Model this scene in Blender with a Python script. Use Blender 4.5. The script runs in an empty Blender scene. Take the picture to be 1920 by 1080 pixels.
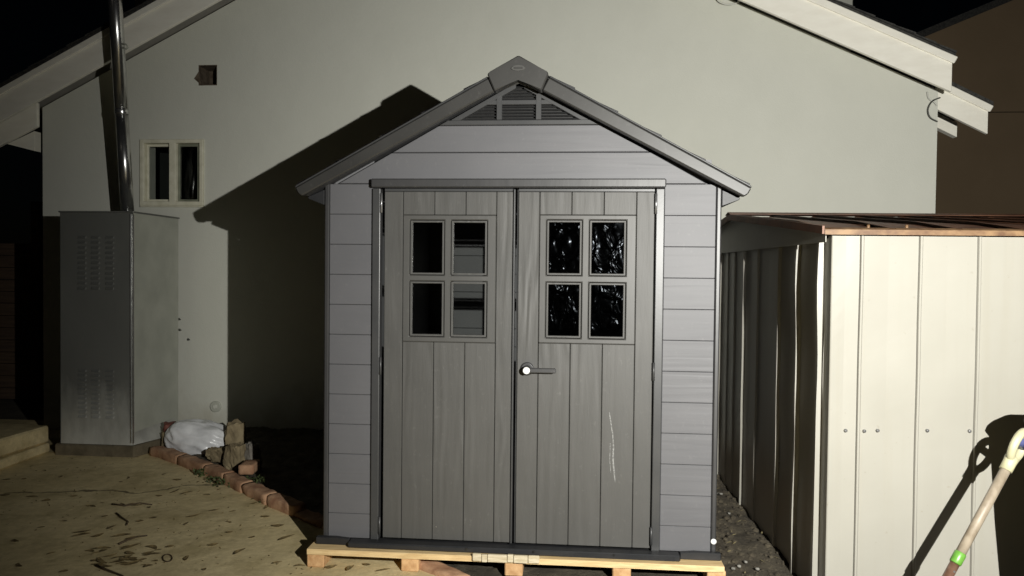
import bpy, bmesh, math, random
from mathutils import Vector, Matrix, noise
random.seed(7)
scene = bpy.context.scene
COL = scene.collection

# ------------------------------------------------------------------ camera
FPX, PITCH, ROLL, CAM_H = 1387.0, -0.0224, 0.0105, 1.53
CAM = Vector((0, 0, CAM_H))
_c, _s, _cr, _sr = math.cos(PITCH), math.sin(PITCH), math.cos(ROLL), math.sin(ROLL)
E_R, E_U, E_F = Vector((1, 0, 0)), Vector((0, -_s, _c)), Vector((0, _c, _s))
cam_r, cam_u = E_R * _cr + E_U * _sr, E_U * _cr - E_R * _sr
cam = bpy.data.objects.new('camera', bpy.data.cameras.new('camera'))
COL.objects.link(cam)
m = Matrix((cam_r, cam_u, -E_F)).transposed().to_4x4(); m.translation = CAM
cam.matrix_world = m
cam.data.sensor_width = 36; cam.data.lens = FPX / 1920 * 36
cam.data.clip_start = 0.05; cam.data.clip_end = 500
scene.camera = cam

# ------------------------------------------------------------------ night sky, faint moon, exposure
world = bpy.data.worlds.new('World'); scene.world = world; world.use_nodes = True
wn = world.node_tree.nodes; bg = wn['Background']
sky = wn.new('ShaderNodeTexSky'); sky.sky_type = 'NISHITA'; sky.sun_disc = False
sky.sun_elevation = math.radians(25); sky.sun_rotation = math.radians(200)
world.node_tree.links.new(sky.outputs[0], bg.inputs[0]); bg.inputs[1].default_value = 0.00015
moon = bpy.data.objects.new('moon', bpy.data.lights.new('moon', 'SUN')); COL.objects.link(moon)
moon.data.energy = 0.003; moon.data.angle = math.radians(0.5); moon.data.color = (1, 0.9, 0.75)
moon.rotation_euler = (math.radians(65), 0, math.radians(-20))
vs = scene.view_settings
vs.view_transform = 'Standard'; vs.look = 'None'; vs.exposure = 0; vs.gamma = 1; vs.use_curve_mapping = False
LAMP = Vector((1.187, -0.02, 1.853))          # hand-height work lamp standing to the right of the camera
LAMP_POWER, LAMP_COL = 1410, (1.0, 0.985, 0.93)
LAMP_AIM = Vector((math.tan(math.radians(9)), 1, -math.tan(math.radians(8))))
spot = bpy.data.objects.new('bulb', bpy.data.lights.new('bulb', 'SPOT')); COL.objects.link(spot)
spot.data.energy = LAMP_POWER; spot.data.color = LAMP_COL; spot.data.shadow_soft_size = 0.011
spot.data.spot_size = math.radians(122); spot.data.spot_blend = 1.0

# ------------------------------------------------------------------ helpers
TH = 0.0839                                    # house, sheds: all turned by this about z
def ray(x, y):
    a, b = (x - 960) / FPX, (y - 540) / FPX
    return E_F + cam_r * a - cam_u * b
def hit(x, y, P, n):
    d = ray(x, y); return CAM + d * ((Vector(P) - CAM).dot(n) / d.dot(n))
def gnd(x, y, z=0.0): return hit(x, y, (0, 0, z), Vector((0, 0, 1)))
class Frame:
    def __init__(s, o, th=TH):
        s.o = Vector(o); s.th = th
        s.u = Vector((math.cos(th), -math.sin(th), 0)); s.v = Vector((math.sin(th), math.cos(th), 0))
    def at(s, x, y, v=0.0):
        P = hit(x, y, s.o + s.v * v, s.v); d = P - s.o
        return d.dot(s.u), P.z - s.o.z
    def uv(s, P): d = Vector(P) - s.o; return d.dot(s.u), d.dot(s.v)
    def w(s, u, v, z): return s.o + s.u * u + s.v * v + Vector((0, 0, z))
SH, HO = Frame((0.03, 3.778, 0)), Frame((0, 6.55, 0))

def tag(o, label, cat, group=None):
    o['label'] = label; o['category'] = cat
    if group: o['group'] = group
    return o
def thing(name, label, cat, loc=(0, 0, 0), rz=0.0, group=None):
    o = bpy.data.objects.new(name, None); COL.objects.link(o); o.empty_display_size = 0.1
    o.location = loc; o.rotation_euler = (0, 0, rz)
    return tag(o, label, cat, group)
def framed(name, label, cat, fr, group=None):
    return thing(name, label, cat, fr.o, -fr.th, group)
def put(name, me, mat, parent=None, loc=(0, 0, 0), rot=(0, 0, 0)):
    o = bpy.data.objects.new(name, me); COL.objects.link(o)
    if mat and not me.materials: me.materials.append(mat)
    o.parent = parent; o.location = loc; o.rotation_euler = rot
    return o
def bm_mesh(bm, name, smooth=False):
    bmesh.ops.recalc_face_normals(bm, faces=bm.faces)
    me = bpy.data.meshes.new(name); bm.to_mesh(me); bm.free()
    if smooth:
        for p in me.polygons: p.use_smooth = True
    return me
_cache = {}
def box(name, a, b, mat, parent=None, bev=0.003, seg=1, rot=(0, 0, 0)):
    a, b = Vector(a), Vector(b); d = b - a; c = (a + b) / 2
    key = (name, round(d.x, 4), round(d.y, 4), round(d.z, 4), bev, mat.name)
    if key not in _cache:
        bm = bmesh.new(); bmesh.ops.create_cube(bm, size=1)
        for v in bm.verts: v.co = Vector((v.co.x * d.x, v.co.y * d.y, v.co.z * d.z))
        if bev: bmesh.ops.bevel(bm, geom=bm.edges[:], offset=bev, segments=seg, affect='EDGES', profile=0.5)
        _cache[key] = bm_mesh(bm, name)
    return put(name, _cache[key], mat, parent, c, rot)
def prism(name, pts, v0, v1, mat, parent=None, bev=0.003):
    """polygon in (u, z), extruded along v"""
    bm = bmesh.new()
    A = [bm.verts.new((p[0], v0, p[1])) for p in pts]; B = [bm.verts.new((p[0], v1, p[1])) for p in pts]
    n = len(pts); bm.faces.new(A); bm.faces.new(B[::-1])
    for i in range(n): bm.faces.new((A[i], B[i], B[(i + 1) % n], A[(i + 1) % n]))
    if bev: bmesh.ops.bevel(bm, geom=bm.edges[:], offset=bev, segments=1, affect='EDGES', profile=0.5)
    return put(name, bm_mesh(bm, name), mat, parent)
def slab_xy(name, pts, z0, z1, mat, parent=None, bev=0.0):
    bm = bmesh.new()
    A = [bm.verts.new((p[0], p[1], z0)) for p in pts]; B = [bm.verts.new((p[0], p[1], z1)) for p in pts]
    n = len(pts); bm.faces.new(A); bm.faces.new(B[::-1])
    for i in range(n): bm.faces.new((A[i], B[i], B[(i + 1) % n], A[(i + 1) % n]))
    if bev: bmesh.ops.bevel(bm, geom=bm.edges[:], offset=bev, segments=1, affect='EDGES', profile=0.5)
    return put(name, bm_mesh(bm, name), mat, parent)
def grid_plate(name, us, zs, holes, v0, v1, mat, parent=None, bev=0.0):
    """rectangular plate with rectangular holes given as cell indices"""
    bm = bmesh.new(); nu, nz = len(us), len(zs)
    F = [[bm.verts.new((u, v0, z)) for z in zs] for u in us]; B = [[bm.verts.new((u, v1, z)) for z in zs] for u in us]
    solid = lambda i, j: 0 <= i < nu - 1 and 0 <= j < nz - 1 and (i, j) not in holes
    for i in range(nu - 1):
        for j in range(nz - 1):
            if not solid(i, j): continue
            bm.faces.new((F[i][j], F[i + 1][j], F[i + 1][j + 1], F[i][j + 1]))
            bm.faces.new((B[i][j], B[i][j + 1], B[i + 1][j + 1], B[i + 1][j]))
            for (di, dj, p, q) in ((-1, 0, (i, j), (i, j + 1)), (1, 0, (i + 1, j), (i + 1, j + 1)), (0, -1, (i, j), (i + 1, j)), (0, 1, (i, j + 1), (i + 1, j + 1))):
                if not solid(i + di, j + dj):
                    bm.faces.new((F[p[0]][p[1]], F[q[0]][q[1]], B[q[0]][q[1]], B[p[0]][p[1]]))
    for v in [v for v in bm.verts if not v.link_faces]: bm.verts.remove(v)
    if bev:
        bmesh.ops.recalc_face_normals(bm, faces=bm.faces)
        es = [e for e in bm.edges if len(e.link_faces) == 2 and e.calc_face_angle() > 0.5]
        bmesh.ops.bevel(bm, geom=es, offset=bev, segments=1, affect='EDGES', profile=0.5)
    return put(name, bm_mesh(bm, name), mat, parent)
def tube_bm(bm, path, rad, seg=12, cap=True):
    path = [Vector(p) for p in path]; rings = []
    n = len(path); rad = rad if isinstance(rad, (list, tuple)) else [rad] * n
    ref = None
    for i, p in enumerate(path):
        t = (path[min(i + 1, n - 1)] - path[max(i - 1, 0)]).normalized()
        if ref is None: ref = t.orthogonal().normalized()
        ref = (ref - t * ref.dot(t)).normalized(); q = t.cross(ref)
        rings.append([bm.verts.new(p + (ref * math.cos(2 * math.pi * k / seg) + q * math.sin(2 * math.pi * k / seg)) * rad[i]) for k in range(seg)])
    for a, b in zip(rings, rings[1:]):
        for k in range(seg): bm.faces.new((a[k], a[(k + 1) % seg], b[(k + 1) % seg], b[k]))
    if cap: bm.faces.new(rings[0][::-1]); bm.faces.new(rings[-1])
def tube(name, path, rad, mat, parent=None, seg=12, smooth=True):
    bm = bmesh.new(); tube_bm(bm, path, rad, seg)
    o = put(name, bm_mesh(bm, name), mat, parent)
    if smooth:
        for p in o.data.polygons: p.use_smooth = len(p.vertices) == 4
    return o
def strip(name, pts, w, mat, parent=None):
    """flat ribbon in the (u, z) plane: pts are (u, v, z), facing -v"""
    bm = bmesh.new(); pr = None
    for i, p in enumerate(pts):
        ww = w * (0.35 + 0.65 * math.sin(math.pi * (i + 0.5) / len(pts)))
        a, b = bm.verts.new((p[0] - ww / 2, p[1], p[2])), bm.verts.new((p[0] + ww / 2, p[1], p[2]))
        if pr: bm.faces.new((pr[0], pr[1], b, a))
        pr = (a, b)
    return put(name, bm_mesh(bm, name), mat, parent)
def cut(o, boxes):
    for a, b in boxes:
        bm = bmesh.new(); bmesh.ops.create_cube(bm, size=1); a, b = Vector(a), Vector(b)
        for v in bm.verts:
            d = b - a; v.co = (a + b) / 2 + Vector((v.co.x * d.x, v.co.y * d.y, v.co.z * d.z))
        c = put('cutter', bm_mesh(bm, 'cutter'), None); c.parent = o.parent
        md = o.modifiers.new('b', 'BOOLEAN'); md.object = c; md.operation = 'DIFFERENCE'; md.solver = 'EXACT'
        bpy.context.view_layer.update()
        me = bpy.data.meshes.new_from_object(o.evaluated_get(bpy.context.evaluated_depsgraph_get()))
        o.modifiers.clear(); old = o.data; o.data = me; bpy.data.objects.remove(c)

# ------------------------------------------------------------------ materials
def new_mat(name):
    mt = bpy.data.materials.new(name); mt.use_nodes = True
    return mt, mt.node_tree.nodes, mt.node_tree.links, mt.node_tree.nodes['Principled BSDF']
def position(N, L, stretch=(1, 1, 1), rand=0.0):
    g = N.new('ShaderNodeNewGeometry'); mp = N.new('ShaderNodeMapping'); mp.inputs['Scale'].default_value = stretch
    L.new(g.outputs['Position'], mp.inputs['Vector'])
    if rand:
        oi = N.new('ShaderNodeObjectInfo'); vm = N.new('ShaderNodeVectorMath'); vm.operation = 'SCALE'; cx = N.new('ShaderNodeCombineXYZ')
        cx.inputs[0].default_value = 1; cx.inputs[1].default_value = 1.7; cx.inputs[2].default_value = 2.3
        ml = N.new('ShaderNodeMath'); ml.operation = 'MULTIPLY'; ml.inputs[1].default_value = rand
        L.new(oi.outputs['Random'], ml.inputs[0]); L.new(cx.outputs[0], vm.inputs[0]); L.new(ml.outputs[0], vm.inputs['Scale'])
        ad = N.new('ShaderNodeVectorMath'); L.new(mp.outputs[0], ad.inputs[0]); L.new(vm.outputs[0], ad.inputs[1])
        return ad.outputs[0]
    return mp.outputs[0]
def tex_noise(N, L, co, scale, detail=4, rough=0.55, dist=0.0):
    n = N.new('ShaderNodeTexNoise'); n.inputs['Scale'].default_value = scale; n.inputs['Detail'].default_value = detail
    n.inputs['Roughness'].default_value = rough; n.inputs['Distortion'].default_value = dist
    L.new(co, n.inputs['Vector']); return n.outputs['Fac']
def ramp(N, L, fac, stops):
    r = N.new('ShaderNodeValToRGB'); L.new(fac, r.inputs[0]); e = r.color_ramp.elements
    while len(e) < len(stops): e.new(0.5)
    for k, (p, c) in enumerate(stops): e[k].position = p; e[k].color = (*c, 1) if len(c) == 3 else c
    return r.outputs[0]
def bump(N, L, P, h, strength, dist, prev=None):
    b = N.new('ShaderNodeBump'); b.inputs['Strength'].default_value = strength; b.inputs['Distance'].default_value = dist
    L.new(h, b.inputs['Height'])
    if prev: L.new(prev, b.inputs['Normal'])
    L.new(b.outputs[0], P.inputs['Normal']); return b.outputs[0]
def mixc(N, L, fac, a, b, mode='MIX'):
    mx = N.new('ShaderNodeMix'); mx.data_type = 'RGBA'; mx.blend_type = mode
    for s, v in ((mx.inputs[0], fac), (mx.inputs[6], a), (mx.inputs[7], b)):
        if isinstance(v, (int, float)): s.default_value = v
        elif isinstance(v, tuple): s.default_value = (*v, 1)
        else: L.new(v, s)
    return mx.outputs[2]
def simple(name, c1, c2=None, scale=6, rough=0.6, metal=0.0, bs=None, stretch=(1, 1, 1), spec=0.5, lo=0.35, hi=0.65, rand=0.0, detail=5):
    """two colours mixed by noise; bs = (scale, strength, distance) fine relief"""
    mt, N, L, P = new_mat(name); co = position(N, L, stretch, rand)
    P.inputs['Roughness'].default_value = rough; P.inputs['Metallic'].default_value = metal; P.inputs['Specular IOR Level'].default_value = spec
    if c2: L.new(ramp(N, L, tex_noise(N, L, co, scale, detail), [(lo, c1), (hi, c2)]), P.inputs['Base Color'])
    else: P.inputs['Base Color'].default_value = (*c1, 1)
    if bs: bump(N, L, P, tex_noise(N, L, co, bs[0], 4), bs[1], bs[2])
    return mt
def grain(name, c1, c2, stretch, freq, nscale, rough, strength, dist, spec=0.5):
    """embossed wood grain: contour lines of a stretched noise field, plus fine streaks"""
    mt, N, L, P = new_mat(name); co = position(N, L, stretch, 9.0)
    n = tex_noise(N, L, co, nscale, 1.5, 0.45, 0.25)
    mu = N.new('ShaderNodeMath'); mu.operation = 'MULTIPLY'; mu.inputs[1].default_value = freq; L.new(n, mu.inputs[0])
    si = N.new('ShaderNodeMath'); si.operation = 'SINE'; L.new(mu.outputs[0], si.inputs[0])
    st = tex_noise(N, L, co, nscale * 9, 3, 0.6)
    # the emboss is deep in some zones and worn flat in others
    zone = ramp(N, L, tex_noise(N, L, position(N, L, (1, 1, 1), 3.0), 2.2, 2), [(0.35, (0.15,) * 3), (0.65, (1,) * 3)])
    m1 = N.new('ShaderNodeMath'); m1.operation = 'MULTIPLY'; L.new(si.outputs[0], m1.inputs[0]); L.new(zone, m1.inputs[1])
    ad = N.new('ShaderNodeMath'); ad.operation = 'ADD'; L.new(m1.outputs[0], ad.inputs[0]); L.new(st, ad.inputs[1])
    bump(N, L, P, ad.outputs[0], strength, dist)
    base = ramp(N, L, tex_noise(N, L, position(N, L), 3.0, 5), [(0.3, c1), (0.7, c2)])
    dust = ramp(N, L, tex_noise(N, L, position(N, L, (1, 1, 0.6)), 38, 6, 0.7), [(0.60, (0, 0, 0)), (0.80, (0.14,) * 3)])
    L.new(mixc(N, L, dust, base, (0.33, 0.32, 0.3)), P.inputs['Base Color'])
    P.inputs['Roughness'].default_value = rough; P.inputs['Specular IOR Level'].default_value = spec
    return mt
M = {}
M['siding'] = grain('siding_plastic', (0.098, 0.098, 0.104), (0.112, 0.111, 0.117), (0.55, 1, 9), 26, 1.6, 0.55, 0.22, 0.0012)
M['door'] = grain('door_plastic', (0.060, 0.059, 0.055), (0.073, 0.071, 0.066), (6, 1, 0.7), 34, 1.3, 0.55, 0.42, 0.0016)
M['trim'] = grain('dark_plastic', (0.034, 0.034, 0.035), (0.044, 0.043, 0.043), (5, 1, 1), 14, 1.6, 0.42, 0.25, 0.001)
M['fascia_d'] = grain('roof_edge_plastic', (0.030, 0.029, 0.027), (0.042, 0.041, 0.038), (1, 1, 1), 8, 3, 0.45, 0.2, 0.001)
M['base'] = simple('base_plastic', (0.012, 0.013, 0.015), (0.019, 0.019, 0.020), 9, 0.5, bs=(60, 0.3, 0.002))
M['wframe'] = grain('door_window_plastic', (0.058, 0.057, 0.053), (0.070, 0.068, 0.063), (5, 1, 1), 14, 1.6, 0.5, 0.2, 0.001)
M['jamb'] = simple('jamb_plastic', (0.040, 0.041, 0.042), (0.050, 0.050, 0.050), 6, 0.40, bs=(90, 0.12, 0.001))
M['shingle'] = simple('roof_plastic', (0.03, 0.03, 0.032), (0.045, 0.045, 0.046), 30, 0.6, bs=(120, 0.4, 0.002))
M['inside'] = simple('inner_plastic', (0.13, 0.13, 0.135), (0.15, 0.15, 0.155), 4, 0.6, bs=(70, 0.1, 0.001))
M['black'] = simple('black_plastic', (0.012, 0.012, 0.012), (0.02, 0.019, 0.018), 40, 0.35)
M['white_dot'] = simple('white_plastic', (0.75, 0.75, 0.73), (0.6, 0.6, 0.58), 200, 0.4)
M['hinge'] = simple('hinge_metal', (0.30, 0.30, 0.30), (0.22, 0.22, 0.22), 60, 0.3, 0.7)
M['scratch'] = simple('scratch', (0.27, 0.27, 0.26), (0.12, 0.12, 0.115), 120, 0.8, lo=0.42, hi=0.58)
M['white'] = simple('white_paint', (0.83, 0.80, 0.70), (0.89, 0.865, 0.765), 5, 0.55, bs=(45, 0.12, 0.003), stretch=(1, 1, 3))
M['frame_w'] = simple('window_paint', (0.62, 0.60, 0.46), (0.74, 0.72, 0.58), 14, 0.5, bs=(60, 0.15, 0.002))
M['galv'] = simple('galvanised_pipe', (0.55, 0.55, 0.55), (0.68, 0.68, 0.67), 16, 0.24, 0.95, bs=(30, 0.06, 0.004))
M['soffit'] = simple('soffit_paint', (0.40, 0.38, 0.33), (0.46, 0.44, 0.38), 6, 0.7, bs=(40, 0.2, 0.003))
M['roofing'] = simple('asphalt_shingle', (0.02, 0.02, 0.019), (0.05, 0.048, 0.042), 40, 0.9, bs=(90, 0.8, 0.006))
M['pine'] = simple('pine', (0.58, 0.40, 0.19), (0.76, 0.57, 0.30), 7, 0.6, bs=(10, 0.3, 0.003), stretch=(1.2, 9, 12), rand=5)
M['endgrain'] = simple('pine_end', (0.48, 0.27, 0.12), (0.66, 0.42, 0.21), 26, 0.75, bs=(60, 0.5, 0.004), rand=5)
M['grey_wood'] = simple('weathered_pine', (0.50, 0.42, 0.27), (0.66, 0.58, 0.42), 14, 0.8, bs=(26, 0.6, 0.004), stretch=(1, 4, 5), rand=4)
M['fence'] = simple('fence_wood', (0.05, 0.03, 0.018), (0.085, 0.052, 0.03), 5, 0.85, bs=(14, 0.5, 0.004), stretch=(0.6, 3, 8), rand=4)
M['brick'] = simple('terracotta', (0.30, 0.155, 0.085), (0.52, 0.32, 0.19), 11, 0.85, bs=(50, 0.6, 0.005), rand=3)
M['stone'] = simple('sandstone', (0.16, 0.125, 0.07), (0.30, 0.24, 0.14), 9, 0.9, bs=(24, 0.8, 0.012), rand=3)
M['greystone'] = simple('grey_rubble', (0.12, 0.11, 0.09), (0.22, 0.20, 0.17), 12, 0.9, bs=(28, 0.8, 0.01), rand=3)
M['cream_grip'] = simple('cream_plastic', (0.44, 0.42, 0.27), (0.38, 0.36, 0.23), 22, 0.42, bs=(50, 0.1, 0.002))
M['blue'] = simple('blue_plastic', (0.055, 0.065, 0.16), (0.08, 0.09, 0.2), 30, 0.45)
M['green'] = simple('green_tape', (0.085, 0.22, 0.028), (0.11, 0.27, 0.045), 40, 0.35)
M['shaft'] = simple('worn_ash', (0.17, 0.135, 0.095), (0.29, 0.245, 0.185), 7, 0.5, bs=(30, 0.35, 0.002), stretch=(3, 3, 1.4))
M['socket'] = simple('brown_steel', (0.10, 0.05, 0.03), (0.16, 0.09, 0.06), 30, 0.4, 0.3)
M['blade'] = simple('blade_steel', (0.2, 0.19, 0.18), (0.1, 0.08, 0.06), 20, 0.45, 0.8)
M['bin'] = simple('bin_plastic', (0.018, 0.022, 0.02), (0.028, 0.032, 0.03), 12, 0.5, bs=(120, 0.2, 0.001))
M['brown_roof'] = simple('brown_steel_roof', (0.10, 0.042, 0.022), (0.20, 0.09, 0.048), 7, 0.5, 0.0, bs=(20, 0.2, 0.004))
M['brown_eave'] = simple('faded_eave', (0.11, 0.055, 0.026), (0.24, 0.145, 0.07), 16, 0.55, stretch=(1, 1, 2), bs=(25, 0.2, 0.003))
M['neighbour'] = simple('brown_stucco', (0.19, 0.135, 0.078), (0.21, 0.15, 0.088), 1.2, 0.9, bs=(60, 0.4, 0.004))
M['cable'] = simple('cable_sheath', (0.05, 0.05, 0.045), (0.08, 0.08, 0.07), 50, 0.5)
M['cable_w'] = simple('white_cable', (0.5, 0.5, 0.45), (0.6, 0.6, 0.55), 50, 0.5)
M['dark_room'] = simple('room_wall', (0.05, 0.055, 0.05), (0.06, 0.065, 0.06), 3, 0.9)
M['sash'] = simple('old_sash', (0.17, 0.18, 0.13), (0.26, 0.27, 0.20), 14, 0.6)
M['rust'] = simple('maroon_scrap', (0.12, 0.035, 0.025), (0.20, 0.07, 0.05), 25, 0.7)
M['plinth'] = simple('dim_lit_concrete', (0.10, 0.082, 0.05), (0.17, 0.14, 0.09), 9, 0.9, bs=(40, 0.6, 0.008))  # concrete darkened for the plinth: its weak light is put into the colour
M['hole'] = simple('old_lining', (0.06, 0.042, 0.026), (0.13, 0.10, 0.07), 18, 0.9, bs=(40, 0.5, 0.006))
M['lamp_body'] = simple('lamp_housing', (0.35, 0.25, 0.02), (0.4, 0.3, 0.03), 20, 0.4)

def wall_mat():
    mt, N, L, P = new_mat('painted_stucco'); co = position(N, L)
    big = tex_noise(N, L, co, 0.9, 5, 0.6); mid = tex_noise(N, L, position(N, L, (1, 1, 0.7)), 5, 5)
    c = ramp(N, L, big, [(0.25, (0.585, 0.588, 0.517)), (0.75, (0.615, 0.618, 0.545))])
    c = mixc(N, L, 0.25, c, ramp(N, L, mid, [(0.3, (0.56, 0.565, 0.495)), (0.7, (0.64, 0.642, 0.57))]))
    # rain-splash grime near the ground
    g = N.new('ShaderNodeNewGeometry'); sx = N.new('ShaderNodeSeparateXYZ'); L.new(g.outputs['Position'], sx.inputs[0])
    ad = N.new('ShaderNodeMath'); ad.operation = 'MULTIPLY_ADD'; ad.inputs[1].default_value = 0.9; L.new(mid, ad.inputs[0]); L.new(sx.outputs[2], ad.inputs[2])
    dirt = ramp(N, L, ad.outputs[0], [(0.42, (0.75,) * 3), (0.85, (0, 0, 0))])
    L.new(mixc(N, L, dirt, c, (0.44, 0.42, 0.34)), P.inputs['Base Color'])
    P.inputs['Roughness'].default_value = 0.85; P.inputs['Specular IOR Level'].default_value = 0.25
    b1 = bump(N, L, P, tex_noise(N, L, co, 85, 4, 0.6), 0.35, 0.004)
    bump(N, L, P, tex_noise(N, L, co, 4, 3), 0.25, 0.02, b1)
    return mt
M['wall'] = wall_mat()
def cabinet_mat(name, metal):
    mt, N, L, P = new_mat(name); co = position(N, L)
    n1 = tex_noise(N, L, position(N, L, (1, 1, 0.35)), 6, 6, 0.65)
    g = N.new('ShaderNodeNewGeometry'); sx = N.new('ShaderNodeSeparateXYZ'); L.new(g.outputs['Position'], sx.inputs[0])
    ad = N.new('ShaderNodeMath'); ad.operation = 'MULTIPLY_ADD'; ad.inputs[1].default_value = 0.8; L.new(n1, ad.inputs[0]); L.new(sx.outputs[2], ad.inputs[2])
    bloom = ramp(N, L, ad.outputs[0], [(0.45, (1,) * 3), (1.0, (0.12,) * 3)])        # white oxide bloom at the foot
    L.new(mixc(N, L, bloom, (0.21, 0.215, 0.20), (0.46, 0.46, 0.42)), P.inputs['Base Color'])
    inv = N.new('ShaderNodeMath'); inv.operation = 'MULTIPLY_ADD'; inv.inputs[1].default_value = -metal; inv.inputs[2].default_value = metal
    L.new(bloom, inv.inputs[0]); L.new(inv.outputs[0], P.inputs['Metallic'])
    P.inputs['Roughness'].default_value = 0.42
    bump(N, L, P, tex_noise(N, L, co, 5, 3), 0.3, 0.015)
    return mt
M['cabinet'] = cabinet_mat('dull_galvanised_sheet', 0.62)
M['cab_side'] = simple('grey_painted_sheet', (0.40, 0.41, 0.35), (0.48, 0.49, 0.42), 4, 0.6, bs=(5, 0.3, 0.012))
def steel_mat():
    mt, N, L, P = new_mat('cream_steel'); co = position(N, L)
    c = ramp(N, L, tex_noise(N, L, co, 1.6, 5), [(0.3, (0.285, 0.274, 0.236)), (0.7, (0.318, 0.307, 0.267))])
    spots = ramp(N, L, tex_noise(N, L, co, 34, 3, 0.5), [(0.70, (0, 0, 0)), (0.78, (0.5,) * 3)])
    c = mixc(N, L, spots, c, (0.22, 0.20, 0.155))
    streak = ramp(N, L, tex_noise(N, L, position(N, L, (14, 14, 0.5)), 1.0, 4), [(0.55, (0, 0, 0)), (0.8, (0.35,) * 3)])
    L.new(mixc(N, L, streak, c, (0.27, 0.25, 0.20)), P.inputs['Base Color'])
    P.inputs['Roughness'].default_value = 0.42
    bump(N, L, P, tex_noise(N, L, position(N, L, (1, 1, 0.4)), 4, 2), 0.25, 0.012)
    return mt
M['steel'] = steel_mat()
def concrete_mat():
    mt, N, L, P = new_mat('stained_concrete'); co = position(N, L)
    c = ramp(N, L, tex_noise(N, L, co, 1.1, 6, 0.6), [(0.3, (0.64, 0.52, 0.275)), (0.7, (0.82, 0.69, 0.41))])
    f = ramp(N, L, tex_noise(N, L, co, 22, 6, 0.7), [(0.3, (0.82,) * 3), (0.72, (1.12,) * 3)])
    c = mixc(N, L, 1.0, c, f, 'MULTIPLY')
    moss = ramp(N, L, tex_noise(N, L, co, 3.2, 6, 0.7), [(0.47, (0, 0, 0)), (0.70, (0.85,) * 3)])
    c = mixc(N, L, moss, c, (0.42, 0.34, 0.17))
    blot = ramp(N, L, tex_noise(N, L, position(N, L, (1, 0.6, 1)), 0.8, 7, 0.75), [(0.52, (0, 0, 0)), (0.66, (0.45,) * 3)])
    c = mixc(N, L, blot, c, (0.36, 0.30, 0.17))
    # one long wandering hairline crack
    g = N.new('ShaderNodeNewGeometry'); sx = N.new('ShaderNodeSeparateXYZ'); L.new(g.outputs['Position'], sx.inputs[0])
    n = tex_noise(N, L, co, 1.7, 5, 0.55)
    a1 = N.new('ShaderNodeMath'); a1.operation = 'MULTIPLY_ADD'; a1.inputs[1].default_value = 0.45; L.new(n, a1.inputs[0]); L.new(sx.outputs[1], a1.inputs[2])
    a2 = N.new('ShaderNodeMath'); a2.operation = 'MULTIPLY_ADD'; a2.inputs[1].default_value = -0.22; L.new(sx.outputs[0], a2.inputs[0]); L.new(a1.outputs[0], a2.inputs[2])
    a3 = N.new('ShaderNodeMath'); a3.operation = 'SUBTRACT'; a3.inputs[1].default_value = 5.86; L.new(a2.outputs[0], a3.inputs[0])
    a4 = N.new('ShaderNodeMath'); a4.operation = 'ABSOLUTE'; L.new(a3.outputs[0], a4.inputs[0])
    crack = ramp(N, L, a4.outputs[0], [(0.004, (0.75,) * 3), (0.016, (0, 0, 0))])
    L.new(mixc(N, L, crack, c, (0.05, 0.04, 0.022)), P.inputs['Base Color'])
    P.inputs['Roughness'].default_value = 0.9; P.inputs['Specular IOR Level'].default_value = 0.25
    b = bump(N, L, P, tex_noise(N, L, co, 60, 5, 0.7), 0.5, 0.004)
    bump(N, L, P, tex_noise(N, L, co, 5, 4), 0.5, 0.02, b)
    return mt
M['concrete'] = concrete_mat()
def soil_mat():
    mt, N, L, P = new_mat('soil'); co = position(N, L)
    c = ramp(N, L, tex_noise(N, L, co, 9, 8, 0.7), [(0.3, (0.035, 0.027, 0.016)), (0.55, (0.085, 0.070, 0.046)), (0.75, (0.15, 0.125, 0.08))])
    sp = ramp(N, L, tex_noise(N, L, co, 70, 3), [(0.66, (0, 0, 0)), (0.72, (0.8,) * 3)])
    L.new(mixc(N, L, sp, c, (0.17, 0.15, 0.11)), P.inputs['Base Color'])
    P.inputs['Roughness'].default_value = 0.95
    bump(N, L, P, tex_noise(N, L, co, 45, 8, 0.75), 1.0, 0.02)
    return mt
M['soil'] = soil_mat()
def sack_mat():
    mt, N, L, P = new_mat('woven_plastic'); co = position(N, L)
    L.new(ramp(N, L, tex_noise(N, L, co, 9, 5), [(0.35, (0.66, 0.67, 0.68)), (0.65, (0.84, 0.85, 0.86))]), P.inputs['Base Color'])
    P.inputs['Roughness'].default_value = 0.28
    bump(N, L, P, tex_noise(N, L, position(N, L, (1, 1, 1.6)), 10, 4, 0.5, 1.0), 0.35, 0.012)
    return mt
M['sack'] = sack_mat()
def glass(name, wav):
    mt = bpy.data.materials.new(name); mt.use_nodes = True; N = mt.node_tree.nodes; L = mt.node_tree.links; N.clear()
    out = N.new('ShaderNodeOutputMaterial'); tr = N.new('ShaderNodeBsdfTransparent'); gl = N.new('ShaderNodeBsdfGlossy'); mx = N.new('ShaderNodeMixShader'); fr = N.new('ShaderNodeFresnel')
    tr.inputs[0].default_value = (0.86, 0.87, 0.86, 1); gl.inputs['Roughness'].default_value = 0.05 if wav else 0.02; fr.inputs[0].default_value = 1.5
    L.new(fr.outputs[0], mx.inputs[0]); L.new(tr.outputs[0], mx.inputs[1]); L.new(gl.outputs[0], mx.inputs[2]); L.new(mx.outputs[0], out.inputs[0])
    if wav:
        co = position(N, L, (1, 1, 0.8)); b = N.new('ShaderNodeBump'); b.inputs['Strength'].default_value = 1.0; b.inputs['Distance'].default_value = wav
        L.new(tex_noise(N, L, co, 11, 2, 0.5, 1.6), b.inputs['Height']); L.new(b.outputs[0], gl.inputs['Normal'])
        gl.inputs['Roughness'].default_value = 0.13; gl.inputs[0].default_value = (0.022, 0.024, 0.027, 1)
    return mt
M['glass'] = glass('clear_pane', 0); M['film'] = glass('filmed_pane', 0.010)
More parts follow.
